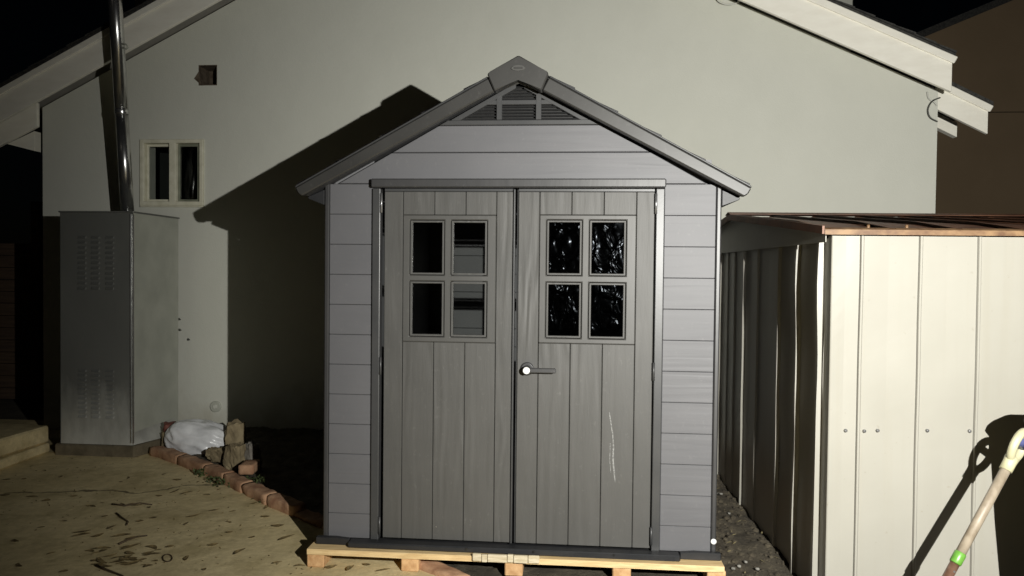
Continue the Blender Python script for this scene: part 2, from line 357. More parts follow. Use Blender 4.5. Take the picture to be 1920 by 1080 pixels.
def leaf_mat(name, a, b):
    return simple(name, a, b, 30, 0.7, rand=4, bs=(60, 0.4, 0.002))
M['leaf'] = leaf_mat('dead_leaf', (0.07, 0.05, 0.02), (0.26, 0.19, 0.08))
M['twig'] = leaf_mat('twig', (0.05, 0.032, 0.016), (0.11, 0.075, 0.04))
M['weed'] = leaf_mat('weed_leaf', (0.022, 0.035, 0.008), (0.065, 0.085, 0.022))
M['straw'] = leaf_mat('straw', (0.22, 0.18, 0.09), (0.34, 0.29, 0.15))
M['pebble'] = leaf_mat('pebble', (0.12, 0.115, 0.1), (0.26, 0.25, 0.22))

# ------------------------------------------------------------------ ground, soil, concrete slab
def struct(o): o['kind'] = 'structure'; return o
bm = bmesh.new()
for x, y in ((-40, -30), (40, -30), (40, 50), (-40, 50)): bm.verts.new((x, y, -0.09))
bm.faces.new(bm.verts[:]); struct(put('ground', bm_mesh(bm, 'ground'), M['soil']))
def edging_line():                                   # centre line of the brick edging, on the ground
    return [gnd(*p) for p in ((290, 852), (345, 870), (410, 894), (462, 920), (520, 948), (640, 998), (790, 1058), (880, 1094))]
EDG = edging_line()
def soil_h(x, y):
    n = noise.noise(Vector((x * 3, y * 3, 0))) * 0.018 + noise.noise(Vector((x * 13, y * 13, 5))) * 0.018 + noise.noise(Vector((x * 34, y * 34, 9))) * 0.010
    ramp_r = min(1, max(0, (x - 0.95) / 0.45)); side = min(1, max(0, (y - 3.2) / 0.8))
    bank = min(1, max(0, (y - 5.7) / 0.9)) * (1 if x < -1.2 else 0)
    return -0.022 + n + 0.035 * ramp_r * side + 0.10 * bank
bm = bmesh.new(); x0, x1, y0, y1, st = -3.4, 1.95, 2.0, 6.9, 0.026
nx, ny = int((x1 - x0) / st), int((y1 - y0) / st)
G = [[bm.verts.new((x0 + i * st, y0 + j * st, 0)) for j in range(ny + 1)] for i in range(nx + 1)]
def right_of_edging(x, y):                            # signed distance to the edging, positive on the soil side
    best = 1e9; sg = 1
    for a, b in zip(EDG, EDG[1:]):
        d = Vector((b.x - a.x, b.y - a.y)); p = Vector((x - a.x, y - a.y)); t = min(1, max(0, p.dot(d) / d.dot(d)))
        q = p - d * t
        if q.length < best: best = q.length; sg = 1 if d.x * p.y - d.y * p.x > 0 else -1
    return best * sg
for r in G:
    for v in r:
        x, y = v.co.x, v.co.y; h = soil_h(x, y); d = right_of_edging(x, y)
        k = min(1, max(0, (d + 0.02) / 0.1)); v.co.z = -0.07 + (h + 0.07) * k
        if abs(x - 0.03 - (y - 3.78) * 0.084) < 1.06 and y > 3.62 - x * 0.084: v.co.z = min(v.co.z, -0.002)
for i in range(nx):
    for j in range(ny): bm.faces.new((G[i][j], G[i + 1][j], G[i + 1][j + 1], G[i][j + 1]))
soil = struct(put('soil', bm_mesh(bm, 'soil', True), M['soil']))
wl = HO.w(-9, 0, 0)
slab_pts = [(-12, 7.9), (-2.98, 7.2), (EDG[0].x - 0.03, EDG[0].y + 0.05)] + [(p.x - 0.02, p.y - 0.02) for p in EDG[1:]] + [(0.9, 2.6), (2.4, 1.0), (2.4, -5), (-12, -5)]
struct(slab_xy('concrete_slab', slab_pts, -0.08, 0.0, M['concrete']))

# ------------------------------------------------------------------ the house
house = framed('house', 'large grey stucco gable house wall with white rake boards, behind the plastic shed', 'house', HO)
zl = lambda u: 3.967 + 0.505 * (u + 2.681) - 0.0      # left rake underside (measured at v=-0.3)
def refit():
    a, b = HO.at(409, 0, -.3), HO.at(0, 228, -.3); c, d = HO.at(1391, 0, -.3), HO.at(1785, 172, -.3)
    return a, (a[1] - b[1]) / (a[0] - b[0]), c, (d[1] - c[1]) / (d[0] - c[0])
LA, LS, RA, RS = refit()
zL = lambda u: LA[1] + LS * (u - LA[0]); zR = lambda u: RA[1] + RS * (u - RA[0])
ua = (RA[1] - RS * RA[0] - LA[1] + LS * LA[0]) / (LS - RS); za = zL(ua)      # apex of the rakes
uWL, uWR = HO.at(80, 300)[0], HO.at(1756, 300)[0]
D_H = 9.0
wall = prism('wall', [(uWL, -0.3), (uWR, -0.3), (uWR, zR(uWR) + 0.1), (ua, za + 0.1), (uWL, zL(uWL) + 0.1)], 0, 0.22, M['wall'], house, 0)
w0, w1 = HO.at(264, 262), HO.at(382.5, 385.5); v0_, v1_ = HO.at(372, 122), HO.at(407, 160)
cut(wall, [((w0[0] + 0.012, -0.1, w1[1] + 0.012), (w1[0] - 0.012, 0.4, w0[1] - 0.012)), ((v0_[0], -0.1, v1_[1]), (v1_[0], 0.2, v0_[1]))])
box('side_wall', (uWL, 0.225, -0.3), (uWL + 0.2, D_H, 3.0), M['wall'], house, 0)
box('side_wall', (uWR - 0.2, 0.225, -0.3), (uWR, D_H, 3.0), M['wall'], house, 0)
box('rear_wall', (uWL, D_H + 0.005, -0.3), (uWR, D_H + 0.2, 3.0), M['wall'], house, 0)
# broken vent hole: brown lining and a torn plaster lip on its left edge
vent = box('vent_lining', (v0_[0] + 0.001, 0.185, v1_[1] + 0.001), (v1_[0] - 0.001, 0.195, v0_[1] - 0.001), M['hole'], house, 0)
for a, b in (((v0_[0] - 0.002, 0.004, v1_[1]), (v0_[0] + 0.008, 0.184, v0_[1])), ((v1_[0] - 0.008, 0.004, v1_[1]), (v1_[0] + 0.002, 0.184, v0_[1])),
             ((v0_[0] + 0.009, 0.004, v1_[1] - 0.002), (v1_[0] - 0.009, 0.184, v1_[1] + 0.008)), ((v0_[0] + 0.009, 0.004, v0_[1] - 0.008), (v1_[0] - 0.009, 0.184, v0_[1] + 0.002))):
    o = box('sleeve', a, b, M['hole'], None, 0); o.parent = vent; o.location = Vector(o.location) - Vector(vent.location)
o = prism('broken_lip', [(v0_[0] - 0.04, (v0_[1] + v1_[1]) / 2 - 0.03), (v0_[0] + 0.035, v1_[1] - 0.004), (v0_[0] + 0.02, v1_[1] + 0.05), (v0_[0] + 0.004, v0_[1] - 0.06)], -0.003, 0.02, M['hole'], None, 0)
o.parent = vent; o.location = -Vector(vent.location)
# rake boards
FD = 0.275
def rake(side, v, u_in, u_out, zf, depth=FD, parent=house):
    pts = [(u_in, zf(u_in)), (u_out, zf(u_out)), (u_out, zf(u_out) + depth), (u_in, zf(u_in) + depth)]
    if side < 0: pts = pts[::-1]
    o = prism('rake_board', pts, v, v + 0.035, M['white'], parent, 0.003)
    ex = 0.035 * side
    top = [(u_in, zf(u_in) + depth - 0.055), (u_out + ex * .2, zf(u_out) + depth - 0.055), (u_out + ex, zf(u_out + ex) + depth + 0.012), (u_in, zf(u_in) + depth + 0.012)]
    if side < 0: top = top[::-1]
    prism('crown_moulding', top, v - 0.022, v - 0.001, M['white'], o, 0.006)
    return o
uL_end = uWL - 0.75; uR_end = HO.at(1785, 150, -.3)[0]
rake(-1, -0.3, ua, uL_end, zL); rake(1, -0.3, ua, uR_end, zR)
# the wider roof behind: rake boards and rafter tails under its eaves
p2a, p2b = HO.at(1764, 208, 0.02), HO.at(1852, 251, 0.02); s2 = (p2b[1] - p2a[1]) / (p2b[0] - p2a[0])
zR2 = lambda u: p2a[1] + s2 * (u - p2a[0])
q2a, q2b = HO.at(74, 236, -0.06), HO.at(16, 266, -0.06); t2 = (q2b[1] - q2a[1]) / (q2b[0] - q2a[0])
zL2 = lambda u: q2a[1] + t2 * (u - q2a[0])
uR2, uL2 = p2b[0], HO.at(-30, 266, -0.06)[0]
rake(1, 0.02, uWR + 0.002, uR2, zR2, 0.235)
pts = [(uWL + 0.0, zL2(uWL)), (uWL + 0.0, zL2(uWL) + 0.22), (uL2, zL2(uL2) + 0.22), (uL2, zL2(uL2))]
prism('eave_return', pts, -0.07, -0.035, M['white'], house, 0.004)
q = [HO.at(x, y, -0.03) for x, y in ((65, 246), (65, 283), (14, 270))]
prism('eave_block', q, -0.033, 0.05, M['white'], house, 0)
for v in (0.42, 0.84, 1.26, 1.68, 2.1):
    for sd, uW, uE, zf in ((1, uWR, uR2, zR2), (-1, uWL, uL2, zL2)):
        if sd < 0 and v < 1: continue
        ui, uo = uW + 0.002 * sd, uE - 0.05 * sd
        pts = [(ui, zf(ui) + 0.02), (uo, zf(uo) + 0.02), (uo, zf(uo) + 0.15), (ui, zf(ui) + 0.15)]
        prism('rafter', pts if sd > 0 else pts[::-1], v, v + 0.07, M['white'], house, 0.003)
def roof_slope(name, u_in, u_out, zf, v0, v1, lift, th, mat):
    sd = 1 if u_out > u_in else -1
    pts = [(u_in, zf(u_in) + lift), (u_out, zf(u_out) + lift), (u_out, zf(u_out) + lift + th), (u_in, zf(u_in) + lift + th)]
    return prism(name, pts if sd > 0 else pts[::-1], v0, v1, mat, house, 0)
roof_slope('soffit', ua, uL_end + 0.05, zL, -0.262, 0.6, FD - 0.045, 0.02, M['soffit'])
roof_slope('soffit', ua, uR_end - 0.05, zR, -0.262, 0.6, FD - 0.045, 0.02, M['soffit'])
roof_slope('roof_deck', ua, uL_end - 0.02, zL, -0.31, 0.6, FD + 0.014, 0.02, M['roofing'])
roof_slope('roof_deck', ua, uR_end + 0.02, zR, -0.31, 0.6, FD + 0.014, 0.02, M['roofing'])
roof_slope('roof_deck', ua, uR2 + 0.03, zR2, 0.0, D_H, 0.25, 0.03, M['roofing'])
roof_slope('roof_deck', ua, uL2 - 0.03, zL2, 0.25, D_H, 0.25, 0.03, M['roofing'])
# courses of shingle butts along the front edge
for sd, u_end, zf in ((-1, uL_end, zL), (1, uR_end, zR)):
    n = 26
    for k in range(n):
        ui, uo = ua + (u_end - ua) * k / n, ua + (u_end - ua) * (k + 1.12) / n
        j = random.uniform(-0.004, 0.004)
        pts = [(ui, zf(ui) + FD + 0.036), (uo, zf(uo) + FD + 0.038 + j), (uo, zf(uo) + FD + 0.054 + j), (ui, zf(ui) + FD + 0.042)]
        prism('shingle', pts if sd > 0 else pts[::-1], -0.325 + random.uniform(-0.006, 0.006), 0.6, M['roofing'], house, 0)
c0, c1 = HO.at(1545, 30, 3.0), HO.at(1602, -120, 3.0)
ch = box('chimney', (c0[0], 3.0, zR2(c0[0]) - 0.1), (c1[0], 3.7, c1[1]), M['wall'], house, 0.01)
box('chimney_cap', (c0[0] - 0.05, 2.95, c1[1] + 0.002), (c1[0] + 0.05, 3.75, c1[1] + 0.08), M['soffit'], ch, 0.01)
t0, t1 = HO.at(252, 12, 2.2), HO.at(275, -60, 2.2)
box('roof_vent', (t0[0], 2.2, t0[1] - 0.25), (t1[0], 2.5, t1[1]), M['soffit'], house, 0.01)
# window
win = grid_plate('window', [w0[0], w0[0] + 0.036, HO.at(319, 320)[0], HO.at(331, 320)[0], w1[0] - 0.036, w1[0]],
                 [w1[1], w1[1] + 0.036, w0[1] - 0.034, w0[1]], {(1, 1), (3, 1)}, -0.022, 0.06, M['frame_w'], house, 0.004)
for k, (a, b) in enumerate(((w0[0] + 0.04, HO.at(319, 320)[0] - 0.004), (HO.at(331, 320)[0] + 0.004, w1[0] - 0.04))):
    z0, z1 = w1[1] + 0.04, w0[1] - 0.038
    grid_plate('sash', [a, a + (0.02, 0.012)[k], b - (0.008, 0.035)[k], b], [z0, z0 + 0.018, z1 - 0.022, z1], {(1, 1)}, 0.02, 0.05, M['sash'] if k else M['frame_w'], win, 0.003)
    box('pane', (a + 0.003, 0.034, z0 + 0.003), (b - 0.003, 0.038, z1 - 0.003), M['glass'], win, 0)
box('window_sill', (w0[0] + 0.01, -0.035, w1[1] - 0.016), (w1[0] + 0.004, 0.0, w1[1] - 0.001), M['frame_w'], win, 0.004)
rm = bmesh.new()
bmesh.ops.create_cube(rm, size=1)
for v in rm.verts: v.co = Vector((w0[0] + 0.3 + v.co.x * 1.8, 1.25 + v.co.y * 2.0, 2.2 + v.co.z * 2.0))
bmesh.ops.delete(rm, geom=[f for f in rm.faces if f.calc_center_median().y < 0.4], context='FACES')
put('dark_room', bm_mesh(rm, 'dark_room'), M['dark_room'], win)
# clean-out cover, hooks, cables on the wall
cu, cz = HO.at(405, 762)
bm = bmesh.new(); tube_bm(bm, [(cu, 0.0, cz), (cu, -0.012, cz), (cu, -0.016, cz)], [0.052, 0.052, 0.046], 20)
cover = put('cleanout_cover', bm_mesh(bm, 'cleanout_cover'), M['cab_side'], house)
bm = bmesh.new(); tube_bm(bm, [(cu, -0.0165, cz), (cu, -0.026, cz)], [0.022, 0.018], 14)
put('plug', bm_mesh(bm, 'plug'), M['wall'], cover)
for x, y in ((310, 618), (338, 599), (339, 619), (355, 637)):
    hu, hz = HO.at(x, y)
    tube('wall_hook', [(hu, 0.0, hz), (hu, -0.02, hz), (hu + 0.006, -0.03, hz + 0.012)], 0.007, M['cable'], house, 6)
def cable(pts, r, mat):
    P = []
    for i in range(len(pts) - 1):
        p0, p1, p2, p3 = (Vector(pts[max(i - 1, 0)]), Vector(pts[i]), Vector(pts[i + 1]), Vector(pts[min(i + 2, len(pts) - 1)]))
        for k in range(6):
            t = k / 6; P.append(0.5 * ((2 * p1) + (p2 - p0) * t + (2 * p0 - 5 * p1 + 4 * p2 - p3) * t * t + (3 * p1 - p0 - 3 * p2 + p3) * t ** 3))
    P.append(Vector(pts[-1])); return tube('cable', P, r, mat, house, 6)
def cp(lst, v): return [(*[HO.at(x, y, v)[0]], v, HO.at(x, y, v)[1]) for x, y in lst]
cable(cp([(1763, 183), (1748, 190), (1740, 205), (1744, 220), (1758, 228)], -0.03), 0.006, M['cable'])
cable(cp([(1739, 172), (1741, 184), (1752, 192), (1757, 198)], -0.02), 0.005, M['cable_w'])
cable(cp([(1340, -12), (1347, 2), (1362, 8), (1380, 6), (1396, -6)], -0.05), 0.006, M['cable_w'])

# ------------------------------------------------------------------ grey plastic garden shed
shed = framed('garden_shed', 'grey plastic garden shed with double doors and pitched roof on a pine pallet', 'shed', SH)
W2, DEP, Z0, ZT = 1.01, 2.60, 0.122, 1.975
PITCHZ = 0.1565
fl = box('floor', (-1.02, -0.02, 0.1025), (1.02, DEP + 0.02, 0.121), M['base'], shed, 0.004)
prism('sill', [(-1.035, 0.1025), (-0.86, 0.1025), (-0.86, 0.135), (-0.93, 0.14), (-1.035, 0.14)], -0.05, -0.0205, M['base'], shed, 0.003)
prism('sill', [(0.83, 0.1025), (1.03, 0.1025), (1.03, 0.14), (0.90, 0.14), (0.83, 0.135)], -0.05, -0.0205, M['base'], shed, 0.003)
th_ = prism('threshold', [(-0.857, 0.1025), (0.827, 0.1025), (0.827, 0.132), (-0.857, 0.132)], -0.085, -0.0205, M['base'], shed, 0.006)
for k in range(4):
    box('tread_rib', (0.22 + 0.03 * k, -0.0885, 0.107 + 0.006 * k), (0.80, -0.0855, 0.1095 + 0.006 * k), M['base'], th_, 0)
for u in (-0.24, 0.10, 0.50):
    tube('bolt', [(u, -0.084, 0.124), (u, -0.091, 0.124)], 0.006, M['black'], th_, 8)
# front siding, board by board
for ua_, ub_ in ((-0.985, -0.757), (0.733, 0.985)):
    for k in range(12):
        zt = ZT - k * PITCHZ; zb = max(zt - PITCHZ, Z0 + 0.003)
        bm = bmesh.new(); d = 0.0
        o = prism('siding_board', [(ua_, zb + 0.0008), (ub_, zb + 0.0008), (ub_, zt - 0.0008), (ua_, zt - 0.0008)], -0.004, 0.028, M['siding'], shed, 0.0022)
        bm.free()
for s in (-1, 1):
    box('corner_post', (s * 1.012 if s < 0 else 0.987, -0.010, Z0 + 0.002), (-0.987 if s < 0 else 1.012, 0.05, 2.0), M['trim'], shed, 0.006)
    box('corner_post', (s * 1.012 if s < 0 else 0.987, DEP - 0.05, Z0 + 0.002), (-0.987 if s < 0 else 1.012, DEP + 0.01, 2.0), M['trim'], shed, 0.006)
    for k in range(12):
        zt = ZT - k * PITCHZ; zb = max(zt - PITCHZ, Z0 + 0.003)
        box('side_board', (s * 1.005 if s < 0 else 0.975, 0.053, zb + 0.0016), (-0.975 if s < 0 else 1.005, DEP - 0.053, zt - 0.0016), M['siding'], shed, 0.003)
for k in range(12):
    zt = ZT - k * PITCHZ; zb = max(zt - PITCHZ, Z0 + 0.003)
    box('rear_board', (-0.985, DEP - 0.028, zb + 0.0016), (0.985, DEP + 0.004, zt - 0.0016), M['inside'], shed, 0.003)
for s in (-1, 1):  # added sheets that keep lamp light from leaking through the board joints
    box('light_stop', (-0.9735 if s < 0 else 0.967, 0.034, 0.1215), (-0.967 if s < 0 else 0.9735, DEP - 0.03, 1.985), M['inside'], shed, 0)
    box('light_stop', (-0.966 if s < 0 else 0.735, 0.0285, 0.1215), (-0.76 if s < 0 else 0.966, 0.0325, 2.1), M['inside'], shed, 0)
box('light_stop', (-1.0, DEP + 0.0045, 0.1215), (1.0, DEP + 0.0085, 1.985), M['trim'], shed, 0)
# roof line: underside of the slopes
zr = lambda u: 2.535 - 0.562 * abs(u)
def gable(name, za_, zb_, v0, v1, mat, parent):
    ha, hb = (2.505 - za_) / 0.562, (2.505 - zb_) / 0.562
    ha = min(ha, 1.0)
    return prism(name, [(-ha, za_), (ha, za_), (hb, zb_), (-hb, zb_)], v0, v1, mat, parent, 0.003)
gable('gable_board', 1.9775, 2.134, -0.004, 0.028, M['siding'], shed)
gable('gable_board', 2.1372, 2.272, -0.004, 0.028, M['siding'], shed)
gable('gable_board', 1.9775, 2.134, DEP - 0.028, DEP + 0.004, M['siding'], shed)
prism('gable_board', [(-0.65, 2.137), (0.65, 2.137), (0, 2.50)], DEP - 0.028, DEP + 0.004, M['siding'], shed, 0)
# louvred gable vent
vent = gable('vent_frame', 2.2735, 2.299, -0.010, 0.028, M['jamb'], shed)
box('vent_bar', (-0.118, -0.008, 2.3), (-0.090, 0.02, 2.432), M['jamb'], vent, 0.002)
box('vent_bar', (0.082, -0.008, 2.3), (0.110, 0.02, 2.432), M['jamb'], vent, 0.002)
box('vent_bar', (-0.172, -0.0065, 2.377), (0.172, 0.018, 2.400), M['jamb'], vent, 0.002)
for s in (-1, 1):
    a, b = s * 0.35, s * 0.02
    zz = lambda u: 2.4985 - 0.562 * abs(u)
    pts = [(a, zz(a) - 0.028), (b, zz(b) - 0.028), (b, zz(b)), (a, zz(a))]
    prism('vent_edge', pts if s < 0 else pts[::-1], -0.0075, 0.019, M['jamb'], vent, 0.002)
def bank(z0, z1, ul, ur):
    bm = bmesh.new(); n = max(1, round((z1 - z0) / 0.0152))
    for k in range(n):
        z = z0 + (z1 - z0) * (k + 0.5) / n
        lim = (2.485 - z) / 0.562
        a, b = max(ul, -lim), min(ur, lim)
        if b - a < 0.02: continue
        co = [(-0.002, z - 0.0055), (0.0005, z - 0.0062), (0.016, z + 0.004), (0.0145, z + 0.0048)]
        A = [bm.verts.new((a, p[0], p[1])) for p in co]; B = [bm.verts.new((b, p[0], p[1])) for p in co]
        bm.faces.new(A); bm.faces.new(B[::-1])
        for i in range(4): bm.faces.new((A[i], B[i], B[(i + 1) % 4], A[(i + 1) % 4]))
    o = put('louvre_slats', bm_mesh(bm, 'louvre_slats'), M['jamb'], vent); o['kind'] = 'stuff'
bank(2.2995, 2.377, -0.36, -0.118); bank(2.2995, 2.377, -0.090, 0.082); bank(2.2995, 2.377, 0.110, 0.36)
bank(2.400, 2.476, -0.090, 0.082); bank(2.400, 2.43, 0.110, 0.2); bank(2.400, 2.43, -0.2, -0.118)
prism('vent_backing', [(-0.36, 2.28), (0.36, 2.28), (0, 2.48)], 0.03, 0.034, M['black'], vent, 0)
# door frame
hd = box('header', (-0.757, -0.048, 1.953), (0.735, -0.0055, 1.998), M['trim'], shed, 0.006)
box('jamb', (-0.755, -0.022, Z0 + 0.004), (-0.713, 0.03, 1.951), M['jamb'], shed, 0.004, 2)
box('jamb', (0.689, -0.022, Z0 + 0.004), (0.731, 0.03, 1.951), M['jamb'], shed, 0.004, 2)
def make_door(edges, win, panes_u, panes_z, side, pane_mat):
    a, b = edges[0], edges[-1]; zb, zt = 0.137, 1.935
    v0, v1 = -0.012, 0.018
    door = box('door', (a, 0.0182, zb), (b, 0.0262, zb + 0.09), M['door'], shed, 0.002)      # bottom inner rail carries the planks
    org = Vector((door.location))
    class P:  # sub-parts live in the frame of the door's own object
        pass
    def sub(o): o.parent = door; o.location = Vector(o.location) - org; return o
    cuts = edges
    for i in range(len(cuts) - 1):
        u0, u1 = cuts[i] + 0.0011, cuts[i + 1] - 0.0011
        if i == 0 or i == len(cuts) - 2:
            sub(box('plank', (u0, v0, zb), (u1, v1, zt), M['door'], None, 0.0028))
        else:
            sub(box('plank', (u0, v0, zb), (u1, v1, win[1] - 0.001), M['door'], None, 0.0028))
            sub(box('plank', (u0, v0, win[3] + 0.001), (u1, v1, zt), M['door'], None, 0.0028))
    (pa, pb, pc, pd), (za_, zb_, zc, zd) = panes_u, panes_z
    sub(grid_plate('window_frame', [win[0], pa, pb, pc, pd, win[2]], [win[1], za_, zb_, zc, zd, win[3]], {(1, 1), (3, 1), (1, 3), (3, 3)}, -0.017, 0.018, M['wframe'], None, 0.004))
    for (x0, x1) in ((pa, pb), (pc, pd)):
        for (y0, y1) in ((za_, zb_), (zc, zd)):
            g = 0.003; t = 0.013
            sub(grid_plate('pane_surround', [x0 + g, x0 + t, x1 - t, x1 - g], [y0 + g, y0 + t, y1 - t, y1 - g], {(1, 1)}, -0.012, 0.014, M['door'], None, 0.002))
            sub(box('pane', (x0 + 0.005, -0.002, y0 + 0.005), (x1 - 0.005, 0.001, y1 - 0.005), pane_mat, None, 0))
    sub(box('top_rail', (a, v0 + 0.003, zt + 0.001), (b, v1, 1.951), M['jamb'], None, 0.002))
    hu = a - 0.012 if side < 0 else b + 0.004
    for z0, z1 in ((1.825, 1.925), (0.99, 1.08), (0.16, 0.25)):
        h = tube('hinge', [(hu, -0.026, z0), (hu, -0.026, z1)], 0.0065, M['hinge'] if z0 > 1.5 else M['jamb'], None, 8); sub(h)
    return door, sub
ld, lsub = make_door([-0.694, -0.595, -0.432, -0.27, -0.112, -0.026], (-0.5945, 1.163, -0.1125, 1.815), (-0.560, -0.378, -0.346, -0.157), (1.189, 1.477, 1.506, 1.790), -1, M['glass'])
rd, rsub = make_door([0.0, 0.108, 0.270, 0.432, 0.594, 0.684], (0.1085, 1.168, 0.5935, 1.818), (0.143, 0.325, 0.359, 0.546), (1.193, 1.479, 1.511, 1.794), 1, M['film'])
ld['label'] = 'left door leaf with clear panes'; rd['label'] = 'right door leaf with handle and filmed panes'
lsub(box('closing_strip', (-0.0255, -0.026, 0.137), (-0.0155, 0.016, 1.948), M['jamb'], None, 0.004, 2))
rsub(box('closing_strip', (-0.006, -0.016, 0.137), (-0.0005, 0.016, 1.948), M['jamb'], None, 0.003))
lsub(tube('screw_head', [(-0.41, -0.0122, 0.205), (-0.41, -0.0142, 0.205)], 0.0045, M['hinge'], None, 8))
# lever handle with white lock cylinder
rsub(tube('handle_rose', [(0.053, -0.012, 1.035), (0.053, -0.018, 1.035), (0.053, -0.021, 1.035)], [0.034, 0.034, 0.028], M['trim'], None, 24))
rsub(tube('handle_spindle', [(0.053, -0.0212, 1.033), (0.053, -0.068, 1.033)], 0.021, M['black'], None, 18))
rsub(box('handle_lever', (0.062, -0.066, 1.020), (0.200, -0.044, 1.045), M['trim'], None, 0.006, 2))
rsub(tube('lock_cylinder', [(0.053, -0.0682, 1.033), (0.053, -0.073, 1.033)], [0.0185, 0.017], M['white_dot'], None, 18))
for pts, w in (([(1142, 772), (1145, 790), (1148, 812)], 0.006), ([(1148, 806), (1150, 835), (1149, 862), (1151, 880), (1153, 903)], 0.008), ([(1144, 830), (1143, 862), (1145, 885)], 0.004)):
    q = [(SH.at(x, y)[0], -0.0127, SH.at(x, y)[1]) for x, y in pts]
    rsub(strip('scratch', q, w, M['scratch'], None))
cap_u, cap_z = SH.at(1329.5, 1013.5)
tube('screw_cap', [(0.999, -0.0102, cap_z), (0.999, -0.015, cap_z), (0.999, -0.017, cap_z)], [0.0145, 0.0145, 0.010], M['white_dot'], shed, 16)
# roof: fascia boards, shingle courses, ridge cap
for s in (-1, 1):
    pts = [(0.118, 2.424), (1.10, 1.903), (1.118, 1.915), (1.134, 1.944), (0.150, 2.487)]
    pts = [(s * p[0], p[1]) for p in pts]
    fa = prism('fascia', pts if s > 0 else pts[::-1], -0.105, -0.062, M['fascia_d'], shed, 0.006)
    lip = [(0.152, 2.4885), (1.136, 1.9455), (1.133, 1.957), (0.155, 2.497)]
    lip = [(s * p[0], p[1]) for p in lip]
    prism('fascia_lip', lip if s < 0 else lip[::-1], -0.1005, -0.056, M['jamb'], fa, 0.003)  # lighter plastic than the fascia, its colour standing in for a lit edge
    dk = [(0.0, 2.512), (1.10, 1.912), (1.115, 1.93), (0.0, 2.539)]
    dk = [(s * p[0], p[1]) for p in dk]
    rp = prism('roof_panel', dk if s > 0 else dk[::-1], -0.0605, DEP + 0.1, M['shingle'], shed, 0)
    n = 5
    for k in range(n):
        f0, f1 = k / n, (k + 1.0) / n
        P = lambda f: (0.06 + (1.128 - 0.06) * f, 2.532 + (1.940 - 2.532) * f)
        (a, za_), (b, zb_) = P(f0), P(f1)
        q = [(a, za_ + 0.002), (b, zb_ + 0.004), (b + 0.006, zb_ + 0.030), (a, za_ + 0.013)]
        q = [(s * p[0], p[1]) for p in q]
        prism('shingle_course', q if s > 0 else q[::-1], -0.0725, DEP + 0.105, M['shingle'], rp, 0.002)
    eb = [(1.0135, 1.865), (1.098, 1.897), (1.10, 1.908), (1.0135, 1.945)]
    eb = [(s * p[0], p[1]) for p in eb]
    prism('eave_box', eb if s > 0 else eb[::-1], -0.010, DEP + 0.06, M['base'], shed, 0.002)
capp = [(-0.118, 2.418), (-0.002, 2.476), (0.002, 2.476), (0.115, 2.418), (0.150, 2.503), (0.137, 2.513), (0.0, 2.592), (-0.140, 2.513), (-0.155, 2.503)]
rc = prism('ridge_cap', capp, -0.125, -0.055, M['fascia_d'], shed, 0.006)
rl = [(-0.15, 2.455), (0.0, 2.545), (0.15, 2.455), (0.15, 2.495), (0.0, 2.580), (-0.15, 2.495)]
prism('ridge_strip', rl, -0.0545, DEP + 0.1, M['shingle'], rc, 0)
ov = [(0.036 * math.cos(a), 2.527 + 0.0135 * math.sin(a)) for a in [k * 2 * math.pi / 28 for k in range(28)]]
em = prism('emblem', ov, -0.1310, -0.1255, M['wframe'], rc, 0.002)
prism('emblem_bar', [(-0.022, 2.522), (0.022, 2.522), (0.022, 2.532), (-0.022, 2.532)], -0.1325, -0.1312, M['fascia_d'], em, 0.0005)

# ------------------------------------------------------------------ pine pallet under the shed
pal = framed('wooden_pallet', 'new pine pallet of boards and runners under the grey plastic shed', 'pallet', SH)
uA, uB = SH.at(576, 1040, -0.11)[0], SH.at(1358, 1068, -0.11)[0]
def board(u0, u1, v0, v1, z0, z1, name='deck_board'):
    bm = bmesh.new(); nseg = 24
    R = []
    for i in range(nseg + 1):
        u = u0 + (u1 - u0) * i / nseg; w = 0.0025 * noise.noise(Vector((u * 4, v0, 1)))
        R.append([bm.verts.new((u, v0 + w + (0.03 if i == 0 else 0) * 0, z0)), bm.verts.new((u, v0 + w, z1 - 0.004)), bm.verts.new((u, v0 + w + 0.004, z1)), bm.verts.new((u, v1, z1)), bm.verts.new((u, v1, z0))])
    for a, b in zip(R, R[1:]):
        for k in range(5): bm.faces.new((a[k], a[(k + 1) % 5], b[(k + 1) % 5], b[k]))
    bm.faces.new(R[0]); bm.faces.new(R[-1][::-1])
    return put(name, bm_mesh(bm, name), M['pine'], pal)
board(uA, uB, -0.115, -0.01, 0.072, 0.1)
for v in (0.5, 1.0, 1.5, 2.0, 2.55): board(uA, uB, v, v + 0.1, 0.072, 0.1)
for x in (591, 768, 963, 1166, 1344):
    u = SH.at(x, 1060, -0.1)[0]
    box('runner', (u - 0.045, -0.1, 0.0), (u + 0.045, DEP + 0.06, 0.0715), M['endgrain'], pal, 0.005)
sm = framed('wood_offcut', 'pale cracked wood offcut lying along the front board of the pallet', 'offcut', SH)
xs = [886, 903, 914, 951, 963, 990, 1012]
for k in range(6):
    a, b = SH.at(xs[k], 1045, -0.12)[0], SH.at(xs[k + 1], 1045, -0.12)[0]
    dz = random.uniform(-0.003, 0.003)
    box('splinter_block', (a + 0.001, -0.131 - random.uniform(0, 0.005), 0.080 + dz), (b - 0.001, -0.1165, 0.118 + dz), M['grey_wood'], sm, 0.003)

